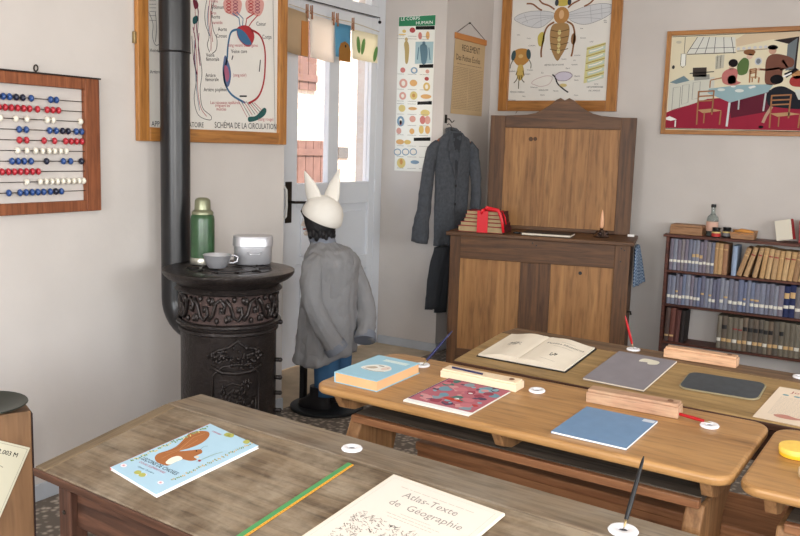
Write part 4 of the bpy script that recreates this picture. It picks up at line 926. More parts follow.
def sheet(y0, y1, z0, z1, m, name, label, drop=.0, curl=.01, x=-3.46):
    up_ = .045-(y0-4.16)*.02; z0 += up_*.4; z1 += up_
    b = MB(); n = 8; vs = []; fs = []
    for i in range(n+1):
        for j in range(5):
            t = i/n; s_ = j/4; vs.append((curl*math.sin(t*5+s_*1.5)*(s_), y0+(y1-y0)*t, z1-(z1-z0)*s_-drop*t))
    for i in range(n):
        for j in range(4): a = i*5+j; fs.append((a, a+1, a+6, a+5))
    b.add(vs, fs, m); o = b.build(name, loc=(x, 0, 0), smooth=True, solid=.0008); return tag(o, label, 'paper')
p1 = sheet(4.16, 4.44, 2.035, 2.272, tl('beige_paper', (214, 186, 150), .25), 'pegged_paper', 'plain beige paper with an orange edge, leftmost of the pegged papers', .02)
b = MB(); b.box(-.0015, .004, 4.375, 4.44, 2.04, 2.25, tl('orange_paper', (228, 160, 90), .35)); part(b, 'orange_border', p1)
p2 = sheet(4.455, 4.715, 2.02, 2.262, tl('white_drawing_paper', (250, 246, 240), .6), 'pegged_paper', 'white drawing paper pegged between the beige and the blue paper', .01)
p3 = sheet(4.725, 4.905, 2.055, 2.252, tl('blue_drawing_paper', (130, 186, 212), .6), 'pegged_paper', 'blue paper with a brown house shape pegged on the line', .0)
b = MB(); b.prism([(4.765, 2.045), (4.895, 2.045), (4.895, 2.12), (4.87, 2.16), (4.83, 2.175), (4.785, 2.16), (4.765, 2.12)], .006, .009, tl('brown_paper', (186, 130, 60), .3), plane='YZ'); b.ell((.009, 4.835, 2.145), (.002, .010, .010), strm, 10); part(b, 'brown_house', p3)
p4 = sheet(4.915, 5.235, 2.06, 2.236, tl('leaf_paper', (246, 244, 226), .6), 'pegged_paper', 'pale paper with green leaf shapes, rightmost of the pegged papers', -.0)
A = Art(); gl = (110, 160, 90)
b = MB(); lm = tl('green_leaf_paper', (132, 180, 110), .4)
for (cy, cz, a) in ((4.985, 2.17, 10), (5.04, 2.165, -15), (5.195, 2.13, -20)): b.ell((.010, cy, cz), (.002, .022, .058), lm, 12, rot=Matrix.Rotation(math.radians(a), 3, 'X'))
part(b, 'green_leaf', p4, smooth=True)
for i, (y, lab) in enumerate(((4.17, 'wooden peg at the left end of the paper line'), (4.425, 'wooden peg joining the beige and the white paper'), (4.47, 'wooden peg at the left corner of the white paper'), (4.70, 'dark wooden peg at the right corner of the white paper'), (4.745, 'wooden peg at the left corner of the blue paper'), (4.925, 'wooden peg between the blue and the leaf paper'))):
    z = 2.285+.0; b = MB(); b.prism([(-.006, -.045), (-.002, .04), (.002, .04), (.006, -.045)], .003, .010, peg, plane='YZ'); b.prism([(-.006, -.045), (-.002, .04), (.002, .04), (.006, -.045)], -.010, -.003, peg, plane='YZ')
    b.tube([(-.011, 0, .0), (.011, 0, 0)], .0025, iron, 6)
    tag(b.build('clothes_peg', loc=(-3.458, y, z+.038-(y-4.2)*.03), bevel=.0008), lab, 'peg', 'pegs on the paper line')

# ------------------------------------------------------------------ BOX WITH NOTICE (left)
bxM = Tr(-2.2, 1.536, 0) @ Rz(65)
t = tag(empty('wooden_box', M=bxM), 'tall narrow brown plywood box at the left edge, with a printed notice on it', 'box')
wbx = wood('plain_plywood', (118, 86, 58), (142, 106, 74), 'Z', .5, .6, bump=.05)
b = MB(); b.box(-.46, 0, 0, .085, 0, .698, wbx); part(b, 'box_body', t, bevel=.003)
b = MB(); b.box(0.0005, .004, -.001, .085, 0, .69, mat('dark_edge_strip', (44, 26, 24), .6)); part(b, 'edge_strip', t)
nb = tag(empty('notice', M=bxM @ Tr(0, -.002, 0) @ Rx(90) @ Tr(-.006, .587, 0) @ Rz(-24)), 'pale printed notice reading 2.003 M, tilted, on the brown box', 'notice')
b = MB(); b.box(-.21, 0, -.29, 0, 0, .0012, mat('notice_paper', (206, 200, 176), .8)); part(b, 'sheet', nb)
A = Art(); A.text('2.003 M', -.082, -.036, .0185, (24, 22, 22), sx=.95); A.text('2.003 M', -.0815, -.0355, .0185, (24, 22, 22), sx=.95); A.curve([(-.10, -.075), (-.085, -.07), (-.075, -.076), (-.06, -.07), (-.05, -.073)], .0014, (90, 84, 70)); A.line([(-.006, -.006), (-.2, -.006)], .0008, (120, 112, 90)); A.line([(-.006, -.006), (-.006, -.28)], .0008, (120, 112, 90))
A.curve([(-.11, -.13), (-.1, -.11), (-.09, -.12), (-.1, -.14)], .0016, (90, 84, 70))
for i in range(8): A.scribble(-.19, -.02, -.17-.012*i, .0012, (140, 132, 110))
A.build('print', nb, Tr(0, 0, .0012))
# dish on the box
b = MB(); b.lathe([(.05, 0), (.055, .004), (.115, .022), (.13, .026), (.128, .029), (.11, .026), (.05, .008), (0, .007)], mat('dark_green_tin', (50, 54, 46), .4, metal=.4), 32)
tag(b.build('metal_dish', M=bxM @ Tr(-.13, .045, .699), smooth='auto'), 'dark shallow metal dish on top of the brown box', 'dish')

# ------------------------------------------------------------------ STOVE
SX, SY = -2.60, 2.804
castm = mat('cast_iron', (50, 44, 42), .38, metal=.55, spec=.5, bump=.35, bscale=70, var=.25, vscale=16)
castd = mat('cast_iron_dark', (38, 34, 34), .5, metal=.4, bump=.3, bscale=60)
rust = mat('rusty_backing', (74, 58, 54), .8, var=.3, vscale=20)
pipem = mat('black_stovepipe', (22, 21, 23), .33, metal=.0, spec=.5, bump=.03, bscale=10)
st = tag(empty('stove', (SX, SY, 0)), 'round black cast iron stove with ornamented sides', 'stove')
TF = Rz(-47)   # local -Y.. turned so that local +X faces the room
b = MB(); b.lathe([(.215, .885), (.225, .893), (.262, .912), (.276, .924), (.284, .936), (.284, .947), (.274, .950), (.20, .950), (.19, .946), (0, .946)], castm, 64); part(b, 'top_plate', st, smooth='auto')
b = MB()
for r in (.185, .12, .06): b.lathe([(r-.004, .9465), (r-.003, .950), (r+.003, .950), (r+.004, .9465)], castm, 48, cap=False)
part(b, 'lid_ring', st, smooth='auto')
for k in range(10):
    a = 2*PI*k/10; b = MB(); b.tube([(.13*math.cos(a), .13*math.sin(a), .948), (.155*math.cos(a+.12), .155*math.sin(a+.12), .949), (.178*math.cos(a+.02), .178*math.sin(a+.02), .948)], .005, castd, 6); part(b, 'lid_ornament', st, smooth=True)
b = MB(); b.lathe([(.225, .86), (.232, .868), (.222, .880), (.215, .886), (.19, .886), (.19, .72), (.215, .716), (.226, .722), (.226, .732), (.214, .738), (.214, .715)], castm, 64, cap=False); part(b, 'collar', st, smooth='auto')
b = MB(); b.lathe([(.200, .735), (.200, .865)], rust, 64, cap=False); part(b, 'band_backing', st, smooth=True)
# openwork scrolls round the band
NS = 9
for k in range(NS*2):
    a0 = 2*PI*k/(NS*2); up_ = 1 if k % 2 else -1
    b = MB(); R_ = .209
    def cp(da, z): return (R_*math.cos(a0+da), R_*math.sin(a0+da), .80+z)
    b.tube([cp(-.19, -.045*up_), cp(-.10, -.02*up_), cp(-.04, .03*up_), cp(.06, .045*up_), cp(.14, .02*up_), cp(.12, -.012*up_), cp(.05, -.012*up_), cp(.05, .012*up_)], [.009, .008, .008, .008, .008, .007, .006, .005], castm, 7)
    for da, z, s_ in ((-.12, .035, .017), (.17, -.04, .016), (-.02, -.045, .014), (.08, .0, .012)):
        b.ell(cp(da, z*up_), (.010, .010, s_), castm, 8)
    b.tube([cp(-.16, .02*up_), cp(-.10, .05*up_), cp(-.05, .02*up_)], .005, castm, 6)
    part(b, 'scroll_ornament', st, smooth=True)
b = MB(); b.lathe([(.205, .0), (.235, .01), (.235, .06), (.212, .075), (.208, .09), (.207, .40), (.207, .70), (.212, .716)], castm, 72); part(b, 'body', st, smooth='auto')
for z in (.695, .10): b = MB(); b.lathe([(.207, z-.012), (.216, z-.006), (.216, z+.006), (.207, z+.012)], castm, 64, cap=False); part(b, 'hoop', st, smooth='auto')
# relief on the side facing the room (direction of +x -y)
def sp(u, z, r=.211):  # u = metres round the drum from the middle of the relief
    a = math.radians(-38)+u/.207; return (r*math.cos(a), r*math.sin(a), z)
b = MB()
def rel(pts, rad=.005, r=.210): b.tube([sp(u, z, r) for u, z in pts], rad, castm, 7)
rel([(-.10, .30), (-.10, .52), (-.06, .56), (0, .57), (.06, .56), (.10, .52), (.10, .30), (-.10, .30)], .006)
rel([(-.085, .315), (-.085, .42)]); rel([(.085, .315), (.085, .42)]); rel([(-.085, .42), (.085, .42)], .005)
part(b, 'door_relief', st, smooth=True)
rs = random.Random(3)
b = MB()
for i in range(60):
    u = rs.uniform(-.11, .11); z = .60+rs.uniform(-.055, .06)*(1-abs(u)/.15)
    b.ell(sp(u, z), (rs.uniform(.005, .010), rs.uniform(.005, .010), rs.uniform(.006, .013)), castm, 6)
rel([(-.11, .56), (-.06, .535), (0, .53), (.06, .535), (.11, .56)], .009); rel([(-.12, .60), (-.08, .63), (-.03, .645), (0, .67), (.03, .645), (.08, .63), (.12, .60)], .007)
for sgn in (-1, 1): rel([(sgn*.03, .60), (sgn*.07, .615), (sgn*.10, .59), (sgn*.075, .575), (sgn*.06, .59)], .006)
part(b, 'garland_relief', st, smooth=True)
b = MB()
for i in range(60):
    u = rs.uniform(-.075, .075); z = rs.uniform(.33, .50); b.ell(sp(u, z), (.006, .008, rs.uniform(.006, .016)), castm, 6)
for i in range(5): rel([(-.05, .33+i*.035), (-.02, .35+i*.035), (.02, .335+i*.035), (.05, .355+i*.035)], .005)
part(b, 'door_ornament', st, smooth=True)
for z in (.72, .55, .47, .40, .32, .22):
    a = math.radians(28); b = MB(); b.tube([(.205*math.cos(a), .205*math.sin(a), z), (.228*math.cos(a), .228*math.sin(a), z)], .010, castm, 8); b.ell((.230*math.cos(a), .230*math.sin(a), z), (.011, .011, .011), castm, 8); part(b, 'bolt_head', st, smooth=True)
for k in range(3):
    a = 2*PI*k/3+.4; b = MB(); b.tube([(.17*math.cos(a), .17*math.sin(a), .01), (.2*math.cos(a), .2*math.sin(a), .004)], .02, castd, 8); part(b, 'foot', st)
# pipe
t = tag(empty('stovepipe', (-2.935, 2.815, 0)), 'black stovepipe rising from an elbow behind the stove to the ceiling', 'stovepipe')
b = MB(); pr = .0655
dx, dy = SX+2.935, SY-2.815
path = [(0, 0, 1.9), (0, 0, .78)]+[(.12-.12*math.cos(a), 0, .78-.12*math.sin(a)) for a in [PI/2*k/8 for k in range(1, 9)]]+[(.127, 0, .66)]
b.tube(path, pr, pipem, 32); part(b, 'lower_pipe', t, smooth='auto')
b = MB(); b.lathe([(pr+.003, 1.88), (pr+.003, ZC-.002)], pipem, 32); b.lathe([(pr+.003, 1.876), (pr+.006, 1.88), (pr+.003, 1.884)], pipem, 32); part(b, 'upper_pipe', t, smooth='auto')
# thermos, cup, mess tin
zt = .9505
t = tag(empty('vacuum_flask', (-2.775, 2.822, zt)), 'dark green vacuum flask with a metal cap on the stove', 'flask')
b = MB(); b.lathe([(.052, .012), (.0525, .02), (.0525, .20), (.050, .215), (.040, .226)], mat('green_enamel', (44, 78, 46), .3, spec=.6, var=.2, vscale=30), 36); part(b, 'body', t, smooth='auto')
tinm = mat('tinned_metal', (178, 176, 164), .32, metal=.85); olive = mat('olive_metal', (140, 142, 116), .35, metal=.6)
b = MB(); b.lathe([(.054, 0), (.055, .004), (.055, .026), (.053, .03)], tinm, 36); part(b, 'base_ring', t, smooth='auto')
b = MB(); b.lathe([(.048, .222), (.048, .232), (.040, .24), (.036, .244), (.034, .282), (.030, .290), (.018, .296), (0, .297)], olive, 36); part(b, 'cap', t, smooth='auto')
alu = mat('brushed_aluminium', (200, 200, 204), .34, metal=.65, bump=.06, bscale=120)
t = tag(empty('metal_cup', (-2.634, 2.766, zt)), 'small aluminium cup with a handle on the stove', 'cup')
b = MB(); b.lathe([(0, .002), (.036, .002), (.044, .012), (.054, .034), (.059, .056), (.061, .058), (.060, .060), (.056, .055), (.050, .034), (.042, .014), (.03, .006), (0, .006)], alu, 36, cap=False); part(b, 'bowl', t, smooth='auto')
b = MB(); a = math.radians(58); r0 = lambda r, z, da=0: (r*math.cos(a+da), r*math.sin(a+da), z)
b.tube([r0(.052, .050), r0(.075, .054), r0(.092, .044), r0(.088, .026), r0(.070, .020), r0(.048, .022)], .004, alu, 8); part(b, 'handle', t, smooth=True)
t = tag(empty('mess_tin', (-2.615, 2.975, zt), math.radians(48)), 'oval aluminium mess tin with a lid on the stove', 'mess tin')
def oval(rx, ry, z, n=40, p=2.6): return [(rx*abs(math.cos(q))**(2/p)*(1 if math.cos(q) >= 0 else -1), ry*abs(math.sin(q))**(2/p)*(1 if math.sin(q) >= 0 else -1), z) for q in [2*PI*k/n for k in range(n)]]
b = MB(); b.loft([oval(.076, .05, 0), oval(.084, .058, .010), oval(.085, .06, .085)], alu); part(b, 'tin_body', t, smooth='auto')
b = MB(); b.loft([oval(.088, .063, .082), oval(.090, .065, .084), oval(.089, .064, .124), oval(.086, .061, .129), oval(.0, .0, .131)], alu); part(b, 'tin_lid', t, smooth='auto')
b = MB(); b.tube([(-.03, -.062, .06), (-.02, -.070, .05), (.02, -.070, .05), (.03, -.062, .06)], .003, alu, 6); part(b, 'bail', t, smooth=True)

# ------------------------------------------------------------------ MANNEQUIN of a schoolchild
MM = Tr(-2.866, 3.904, 0) @ Rz(98)
HO = .065   # the head is carried forward of the trunk
t = tag(empty('mannequin', M=MM), 'child mannequin in a grey smock and white donkey-eared cap, standing by the door', 'mannequin')
skin = mat('pale_plaster_skin', (226, 210, 196), .5); hairm = mat('black_hair', (20, 18, 20), .55, bump=.6, bscale=60)
def skinfig(name, verts, edges, radii, m, parent, sub=2, root=0):
    me = bpy.data.meshes.new(name); me.from_pydata(verts, edges, []); me.materials.append(m)
    o = bpy.data.objects.new(name, me); COL.objects.link(o); o.parent = parent
    md = o.modifiers.new('skin', 'SKIN'); 
    for i, r in enumerate(radii):
        sv = me.skin_vertices[0].data[i]; sv.radius = (r, r) if not hasattr(r, '__len__') else r; sv.use_root = (i == root)
    md.use_smooth_shade = True
    s_ = o.modifiers.new('sub', 'SUBSURF'); s_.levels = sub; s_.render_levels = sub
    return o
V = [(0, 0, .60), (0, 0, .72), (0, 0, .84), (0, .03, .93), (0, .01+HO, .985), (0, .012+HO, 1.05), (0, .012+HO, 1.12), (0, .012+HO, 1.17),
     (-.07, 0, .56), (-.085, .0, .33), (-.085, -.01, .09), (-.09, .06, .035),
     (.07, 0, .56), (.085, .0, .33), (.085, -.01, .09), (.09, .06, .035),
     (-.14, 0, .865), (-.203, -.012, .64), (-.158, -.115, .43),
     (.14, 0, .865), (.206, -.10, .66), (.085, -.19, .45)]
Eg = [(0, 1), (1, 2), (2, 3), (3, 4), (4, 5), (5, 6), (6, 7), (0, 8), (8, 9), (9, 10), (10, 11), (0, 12), (12, 13), (13, 14), (14, 15), (2, 16), (16, 17), (17, 18), (2, 19), (19, 20), (20, 21)]
Rr = [(.11, .08), (.10, .075), (.12, .08), .045, .042, (.07, .085), (.078, .09), .05, .07, .05, .033, .03, .07, .05, .033, .03, .045, .034, .022, .045, .034, .022]
body = skinfig('body', V, Eg, Rr, skin, t)
# face
b = MB(); b.tube([(0, .088, 1.075), (0, .108, 1.05), (0, .112, 1.043), (0, .095, 1.035)], [.007, .010, .011, .006], skin, 8)
for sx_ in (-1, 1): b.ell((sx_*.078, .005, 1.055), (.010, .018, .024), skin, 10)
b.ell((0, .088, .995), (.02, .014, .014), skin, 10); part(b, 'nose_and_ears', t, smooth=True, loc=(0, HO, 0))
b = MB()
for sx_ in (-1, 1): b.ell((sx_*.030, .088, 1.075), (.011, .007, .007), white, 10); b.ell((sx_*.030, .0945, 1.075), (.005, .003, .005), blackm, 8)
part(b, 'eyes', t, smooth=True, loc=(0, HO, 0))
b = MB(); b.ell((0, .098, 1.018), (.020, .006, .006), mat('lip', (186, 110, 100), .5), 10); part(b, 'mouth', t, smooth=True, loc=(0, HO, 0))
# hair: cap with ragged lower edge
b = MB(); rings = []; n = 28
for j, (z, rx, ry_) in enumerate(((1.175, .05, .055), (1.165, .075, .085), (1.12, .094, .104), (1.07, .098, .106), (1.03, .096, .10), (1.0, .085, .088), (.985, .06, .06))):
    rg = []
    for k in range(n):
        a = 2*PI*k/n; fr = max(0, math.sin(a))  # front
        cut = .045*fr**1.5*max(0, j-2)*.5
        w = 1+.03*math.sin(k*3.1+j)+.02*math.sin(k*7.3)
        rg.append((rx*w*math.cos(a), .012+(ry_*w-(.035*fr*(j >= 3)))*math.sin(a)-.004, z+cut+.006*math.sin(k*4.7)))
    rings.append(rg)
b.loft(rings, hairm)
for k in range(16):
    a = PI+PI*k/15; x, y = .085*math.cos(a), .012+.085*math.sin(a); b.ell((x, y, 1.0+.012*math.sin(k*2.3)), (.016, .016, .028), hairm, 8)
part(b, 'hair', t, smooth=True, loc=(0, HO, 0))
# donkey-eared white cap, tilted back
felt = mat('white_felt', (232, 226, 216), .8, bump=.15, bscale=40)
hat = Tr(0, -.012+HO, 1.098) @ Rx(24)
b = MB(); b.lathe([(.104, .0), (.114, -.016), (.118, -.008), (.116, .02), (.108, .05), (.092, .078), (.065, .10), (.03, .113), (0, .116)], felt, 36, T=Matrix.Diagonal((.95, 1.0, 1, 1)), cap=False); hb = part(b, 'donkey_cap', t, M=hat, smooth='auto', solid=.004)
for base, tipv in (((-.03, .062, .070), (-.045, .185, .190)), ((.03, .000, .085), (.045, .035, .275))):
    b = MB(); base = Vector(base); tipv = Vector(tipv); mid = base.lerp(tipv, .5)+Vector((0, .004, .008))
    b.tube([base-Vector((0, 0, .03)), base, base.lerp(mid, .5), mid, mid.lerp(tipv, .5), tipv], [.044, .050, .046, .034, .019, .003], felt, 14, sq=.4, up=(0, 1, 0)); part(b, 'cap_ear', hb, smooth=True)
# smock
smock = mat('grey_cotton_smock', (140, 139, 140), .9, bump=.5, bscale=22, var=.06, vscale=10)
smockd = mat('grey_blue_yoke', (122, 126, 136), .9, bump=.3, bscale=26)
def ering(rx, ry_, z, cy=0, n=40, wv=0, ph=0, tilt=0): return [(rx*math.cos(a)*(1+wv*math.sin(a*7+ph)), cy+ry_*math.sin(a)*(1+wv*math.sin(a*7+ph)), z+tilt*math.cos(a)) for a in [2*PI*k/n for k in range(n)]]
b = MB()
def hem(k, z0, z1): return z0+(z1-z0)*max(0, -math.sin(k))
def srg(rx, ry_, z, cy, wv, ph, back=0, n=44):
    out = []
    for a in [2*PI*k/n for k in range(n)]:
        w_ = 1+wv*math.sin(a*6+ph)+.4*wv*math.sin(a*13+ph*2); out.append((rx*math.cos(a)*w_, cy+ry_*math.sin(a)*w_, z+back*max(0, -math.sin(a))**1.5))
    return out
b.loft([srg(.182, .172, .27, .018, .05, 0, .07), srg(.18, .168, .32, .015, .05, .1, .06), srg(.176, .162, .45, .008, .04, .4, .03), srg(.170, .146, .60, .0, .03, .8), srg(.172, .140, .74, -.01, .02, 1), srg(.182, .142, .83, -.012, .01, 1), srg(.178, .128, .875, -.008, 0, 0), srg(.140, .105, .915, .005, 0, 0), srg(.085, .072, .940, .03, 0, 0), srg(.062, .062, .958, .045, 0, 0), srg(.060, .060, .985, .060, 0, 0)], smock, cap=False)
part(b, 'smock', t, smooth=True, solid=.006, wrinkle=.032)
b = MB(); b.loft([ering(.070, .070, .940, .040), ering(.072, .073, .965, .050), ering(.063, .064, 1.0, .062)], smockd, cap=False); part(b, 'collar', t, smooth=True, solid=.006)
b = MB(); rings = []
for z, rx_, ry_, cy in ((.915, .146, .110, .003), (.885, .178, .130, -.008), (.84, .187, .147, -.012), (.79, .184, .149, -.012)):
    rings.append([(rx_*math.cos(a), cy+ry_*math.sin(a), z) for a in [PI+PI*.62*k/14 for k in range(15)]])
vs = [p for r_ in rings for p in r_]; fs = [(j*15+k, j*15+k+1, (j+1)*15+k+1, (j+1)*15+k) for j in range(3) for k in range(14)]
for (pth, rd) in (([(-.130, 0, .880), (-.170, .008, .845), (-.195, .01, .76), (-.205, -.01, .64), (-.195, -.055, .54), (-.165, -.105, .44), (-.145, -.135, .385)], [.045, .060, .062, .058, .056, .058, .062]),
                  ([(.130, -.01, .880), (.172, -.02, .845), (.205, -.05, .76), (.208, -.10, .66), (.170, -.150, .56), (.105, -.185, .47), (.055, -.200, .41)], [.045, .062, .062, .060, .056, .056, .060])):
    b = MB(); b.tube(pth, rd, smock, 24, sq=1.0); sl_ = part(b, 'sleeve', t, smooth=True, wrinkle=.028)
    b = MB(); b.tube([Vector(pth[-1]).lerp(Vector(pth[-2]), .55), Vector(pth[-1])+Vector((.002, -.003, -.004))], [rd[-1]+.002, rd[-1]+.004], smockd, 16); part(b, 'cuff', sl_, smooth='auto')
# hands clasped behind the back
def hand(bx_, by, bz, sgn):
    wr = Vector((bx_, by, bz)); vs = [tuple(wr), tuple(wr+Vector((sgn*.025, -.008, -.012))), tuple(wr+Vector((sgn*.048, -.01, -.025)))]; es = [(0, 1), (1, 2)]; rd = [.016, .021, .019]
    for i in range(4):
        a = len(vs); L1 = [.020, .023, .021, .016][i]; off = (i-1.5)*.011
        vs += [tuple(wr+Vector((sgn*(.060), -.012, -.028-off))), tuple(wr+Vector((sgn*(.060+L1), -.010, -.034-off))), tuple(wr+Vector((sgn*(.056+L1*1.5), .004, -.040-off)))]; es += [(2, a), (a, a+1), (a+1, a+2)]; rd += [.0065, .006, .005]
    a = len(vs); vs += [tuple(wr+Vector((sgn*.030, -.018, .012))), tuple(wr+Vector((sgn*.052, -.020, .014)))]; es += [(1, a), (a, a+1)]; rd += [.008, .006]
    return skinfig('hand', vs, es, rd, skin, t, sub=1)
# trousers, boots, post and base
jean = mat('blue_trousers', (58, 98, 136), .85, bump=.2, bscale=40, var=.1)
for sx_ in (-1, 1):
    b = MB(); b.loft([ering(.062, .066, .10, 0, 20), ering(.066, .070, .2, 0, 20, wv=.03), ering(.074, .078, .38, 0, 20, wv=.02), ering(.074, .078, .52, 0, 20)], jean, T=Tr(sx_*.076, -.035, 0)); part(b, 'trouser_leg', t, smooth=True)
bootm = mat('black_leather', (26, 24, 26), .4)
for sx_ in (-1, 1):
    b = MB()
    def br_(y0, y1, w, z): 
        c = (y0+y1)/2; return [(sx_*.09+w*math.cos(a), c+(y1-y0)/2*math.sin(a), z) for a in [2*PI*k/24 for k in range(24)]]
    b.loft([br_(-.065, .13, .044, .021), br_(-.068, .135, .048, .032), br_(-.066, .13, .046, .055), br_(-.062, .09, .044, .075), br_(-.058, .06, .048, .10), br_(-.056, .056, .052, .15)], bootm); bo = part(b, 'boot', t, smooth='auto')
    b = MB(); 
    for i in range(4): b.tube([(sx_*.09-.022, .075-.012*i, .083+.012*i), (sx_*.09+.022, .080-.012*i, .086+.012*i)], .003, blackm, 6)
    part(b, 'laces', bo)
b = MB(); b.lathe([(.205, 0), (.21, .004), (.21, .016), (.203, .020)], mat('black_base', (24, 26, 28), .45), 48, T=Tr(0, -.0, 0)); part(b, 'base_plate', t, smooth='auto')
b = MB(); b.box(-.05, -.01, .125, .155, .02, .50, mat('black_post', (20, 20, 22), .5)); part(b, 'support_post', t, bevel=.002)

# ------------------------------------------------------------------ JACKET AND TROUSERS on a hanger
JM = Tr(-2.965, 5.492, 0) @ Rz(60) @ Matrix.Diagonal((.80, 1, 1, 1))
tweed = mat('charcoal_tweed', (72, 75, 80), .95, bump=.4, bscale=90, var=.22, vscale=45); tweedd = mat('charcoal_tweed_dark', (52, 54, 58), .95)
b = MB(); b.tube([(XL, 5.52, 1.70), (XL+.03, 5.52, 1.70), (XL+.05, 5.525, 1.675), (XL+.065, 5.53, 1.69)], .004, iron, 8); b.box(XL, XL+.004, 5.505, 5.535, 1.67, 1.73, iron)
tag(b.build('wall_hook', smooth='auto'), 'small metal coat hook on the wall corner above the jacket', 'hook')
hg = tag(empty('coat_hanger', M=JM), 'brown wooden coat hanger inside the dark jacket', 'hanger')
b = MB(); b.tube([(-.19, 0, 1.525), (-.10, 0, 1.572), (0, 0, 1.590), (.10, 0, 1.572), (.19, 0, 1.525)], [.010, .013, .015, .013, .010], mat('hanger_wood', (140, 82, 50), .4), 10); part(b, 'arms', hg, smooth=True)
b = MB(); b.tube([(-.02, 0, 1.60), (-.02, 0, 1.635), (-.035, 0, 1.655), (-.055, 0, 1.665), (-.07, 0, 1.655)], .003, iron, 8); part(b, 'hook', hg, smooth=True)
jk = tag(empty('jacket', M=JM), 'dark grey tweed jacket hanging on the wall between the poster and the cabinet', 'jacket')
def jr(x0, x1, ry_, z, n=36, wv=.0, dz=0): 
    c = (x0+x1)/2; r = (x1-x0)/2
    return [(c+r*math.cos(a), ry_*math.sin(a)*(1+wv*math.sin(a*5+z*9)), z+dz*abs(math.cos(a))**2) for a in [2*PI*k/n for k in range(n)]]
b = MB(); b.loft([jr(-.165, .03, .028, .80, wv=.2), jr(-.165, .06, .030, .90, wv=.15), jr(-.17, .165, .034, 1.02, wv=.12), jr(-.17, .175, .038, 1.20, wv=.1), jr(-.18, .185, .044, 1.38, wv=.05), jr(-.200, .205, .044, 1.49, dz=-.01), jr(-.150, .155, .044, 1.565, dz=-.01), jr(-.08, .085, .040, 1.60), jr(-.06, .065, .034, 1.615)], tweed, cap=False); part(b, 'jacket_body', jk, smooth=True, solid=.006, wrinkle=.018)
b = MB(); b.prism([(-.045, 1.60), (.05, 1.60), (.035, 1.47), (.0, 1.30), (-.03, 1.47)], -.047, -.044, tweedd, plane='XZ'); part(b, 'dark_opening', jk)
for sg in (-1, 1):
    b = MB(); pts = [(sg*.050, 1.605), (sg*.085, 1.57), (sg*.098, 1.48), (sg*.072, 1.47), (sg*.082, 1.445), (sg*.004, 1.27), (sg*.028, 1.47)]; b.prism(pts if sg > 0 else pts[::-1], -.056, -.050, tweed, plane='XZ'); part(b, 'lapel', jk, bevel=.002)
b = MB(); b.tube([(-.06, .01, 1.60), (-.045, .035, 1.622), (0, .040, 1.63), (.05, .035, 1.622), (.065, .01, 1.60)], .016, tweed, 8); part(b, 'collar', jk, smooth=True)
for z in (1.23, 1.10): b = MB(); b.lathe([(0, 0), (.011, 0), (.011, .004), (0, .005)], blackm, 12, T=Tr(.006, -.044, z) @ Rx(90)); part(b, 'button', jk)
b = MB(); b.tube([(.002, -.046, 1.27), (.004, -.044, 1.05), (.02, -.036, .82)], .0025, tweedd, 6); part(b, 'front_seam', jk)
b = MB(); b.tube([(-.155, 0, 1.525), (-.215, 0, 1.47), (-.245, 0, 1.36), (-.265, -.005, 1.20), (-.295, -.02, 1.05), (-.325, -.03, .92), (-.335, -.03, .83)], [.040, .058, .060, .062, .066, .076, .080], tweed, 24, sq=.62); part(b, 'sleeve', jk, smooth=True, wrinkle=.025)
b = MB(); b.tube([(.160, 0, 1.525), (.200, -.01, 1.47), (.215, -.03, 1.36), (.220, -.05, 1.20), (.215, -.05, 1.08), (.21, -.05, .98)], [.038, .05, .048, .046, .044, .042], tweed, 24, sq=.6); part(b, 'sleeve', jk, smooth=True, wrinkle=.02)
tr_ = tag(empty('trousers', M=JM), 'dark grey trousers hanging below the jacket', 'trousers')
b = MB(); b.loft([jr(-.235, -.09, .022, .34, 24), jr(-.23, -.07, .024, .45, 24, wv=.1), jr(-.20, -.03, .024, .65, 24), jr(-.16, .0, .024, .79, 24)], tweedd); part(b, 'trouser_leg', tr_, smooth=True, wrinkle=.02)
b = MB(); b.loft([jr(-.13, .0, .018, .31, 24), jr(-.12, .01, .02, .5, 24), jr(-.10, .03, .022, .79, 24)], tweedd, T=Tr(0, .01, 0)); part(b, 'trouser_leg', tr_, smooth=True)

# ------------------------------------------------------------------ BOOKSHELF
BSX, BSF = -1.562, 6.015
bs = tag(empty('bookshelf', (BSX, BSF, 0)), 'low dark red-brown bookshelf full of old books against the back wall', 'bookshelf')
bw, bd = 1.04, .19
for x in (0, bw-.02): b = MB(); b.box(x, x+.02, 0, bd, 0, .938, W_shelf); part(b, 'side_panel', bs, bevel=.002)
b = MB(); b.box(-.018, bw+.018, -.012, bd, .938, .957, W_shelf); part(b, 'top_board', bs, bevel=.003)
SH = [.694, .458, .195]
for z in SH: b = MB(); b.box(.02, bw-.02, .004, bd, z, z+.016, W_shelf); part(b, 'shelf_board', bs, bevel=.002)
ORD = ['first', 'second', 'third', 'fourth', 'fifth', 'sixth', 'seventh', 'eighth', 'ninth', 'tenth', 'eleventh', 'twelfth', 'thirteenth', 'fourteenth', 'fifteenth', 'sixteenth', 'seventeenth', 'eighteenth', 'nineteenth', 'twentieth', 'twenty-first', 'twenty-second', 'twenty-third', 'twenty-fourth', 'twenty-fifth', 'twenty-sixth', 'twenty-seventh', 'twenty-eighth', 'twenty-ninth', 'thirtieth', 'thirty-first', 'thirty-second', 'thirty-third', 'thirty-fourth', 'thirty-fifth', 'thirty-sixth', 'thirty-seventh', 'thirty-eighth', 'thirty-ninth', 'fortieth', 'forty-first', 'forty-second']
bcol = {}
def bm_(rgb): return mat('bookcloth_%d_%d_%d' % rgb, rgb, .75, var=.10, vscale=40)
labm = mat('spine_label_paper', (226, 220, 206), .8); labt = mat('spine_label_tan', (206, 170, 120), .8); labr = mat('spine_label_red', (150, 50, 50), .7); labk = mat('spine_label_black', (40, 38, 38), .7)
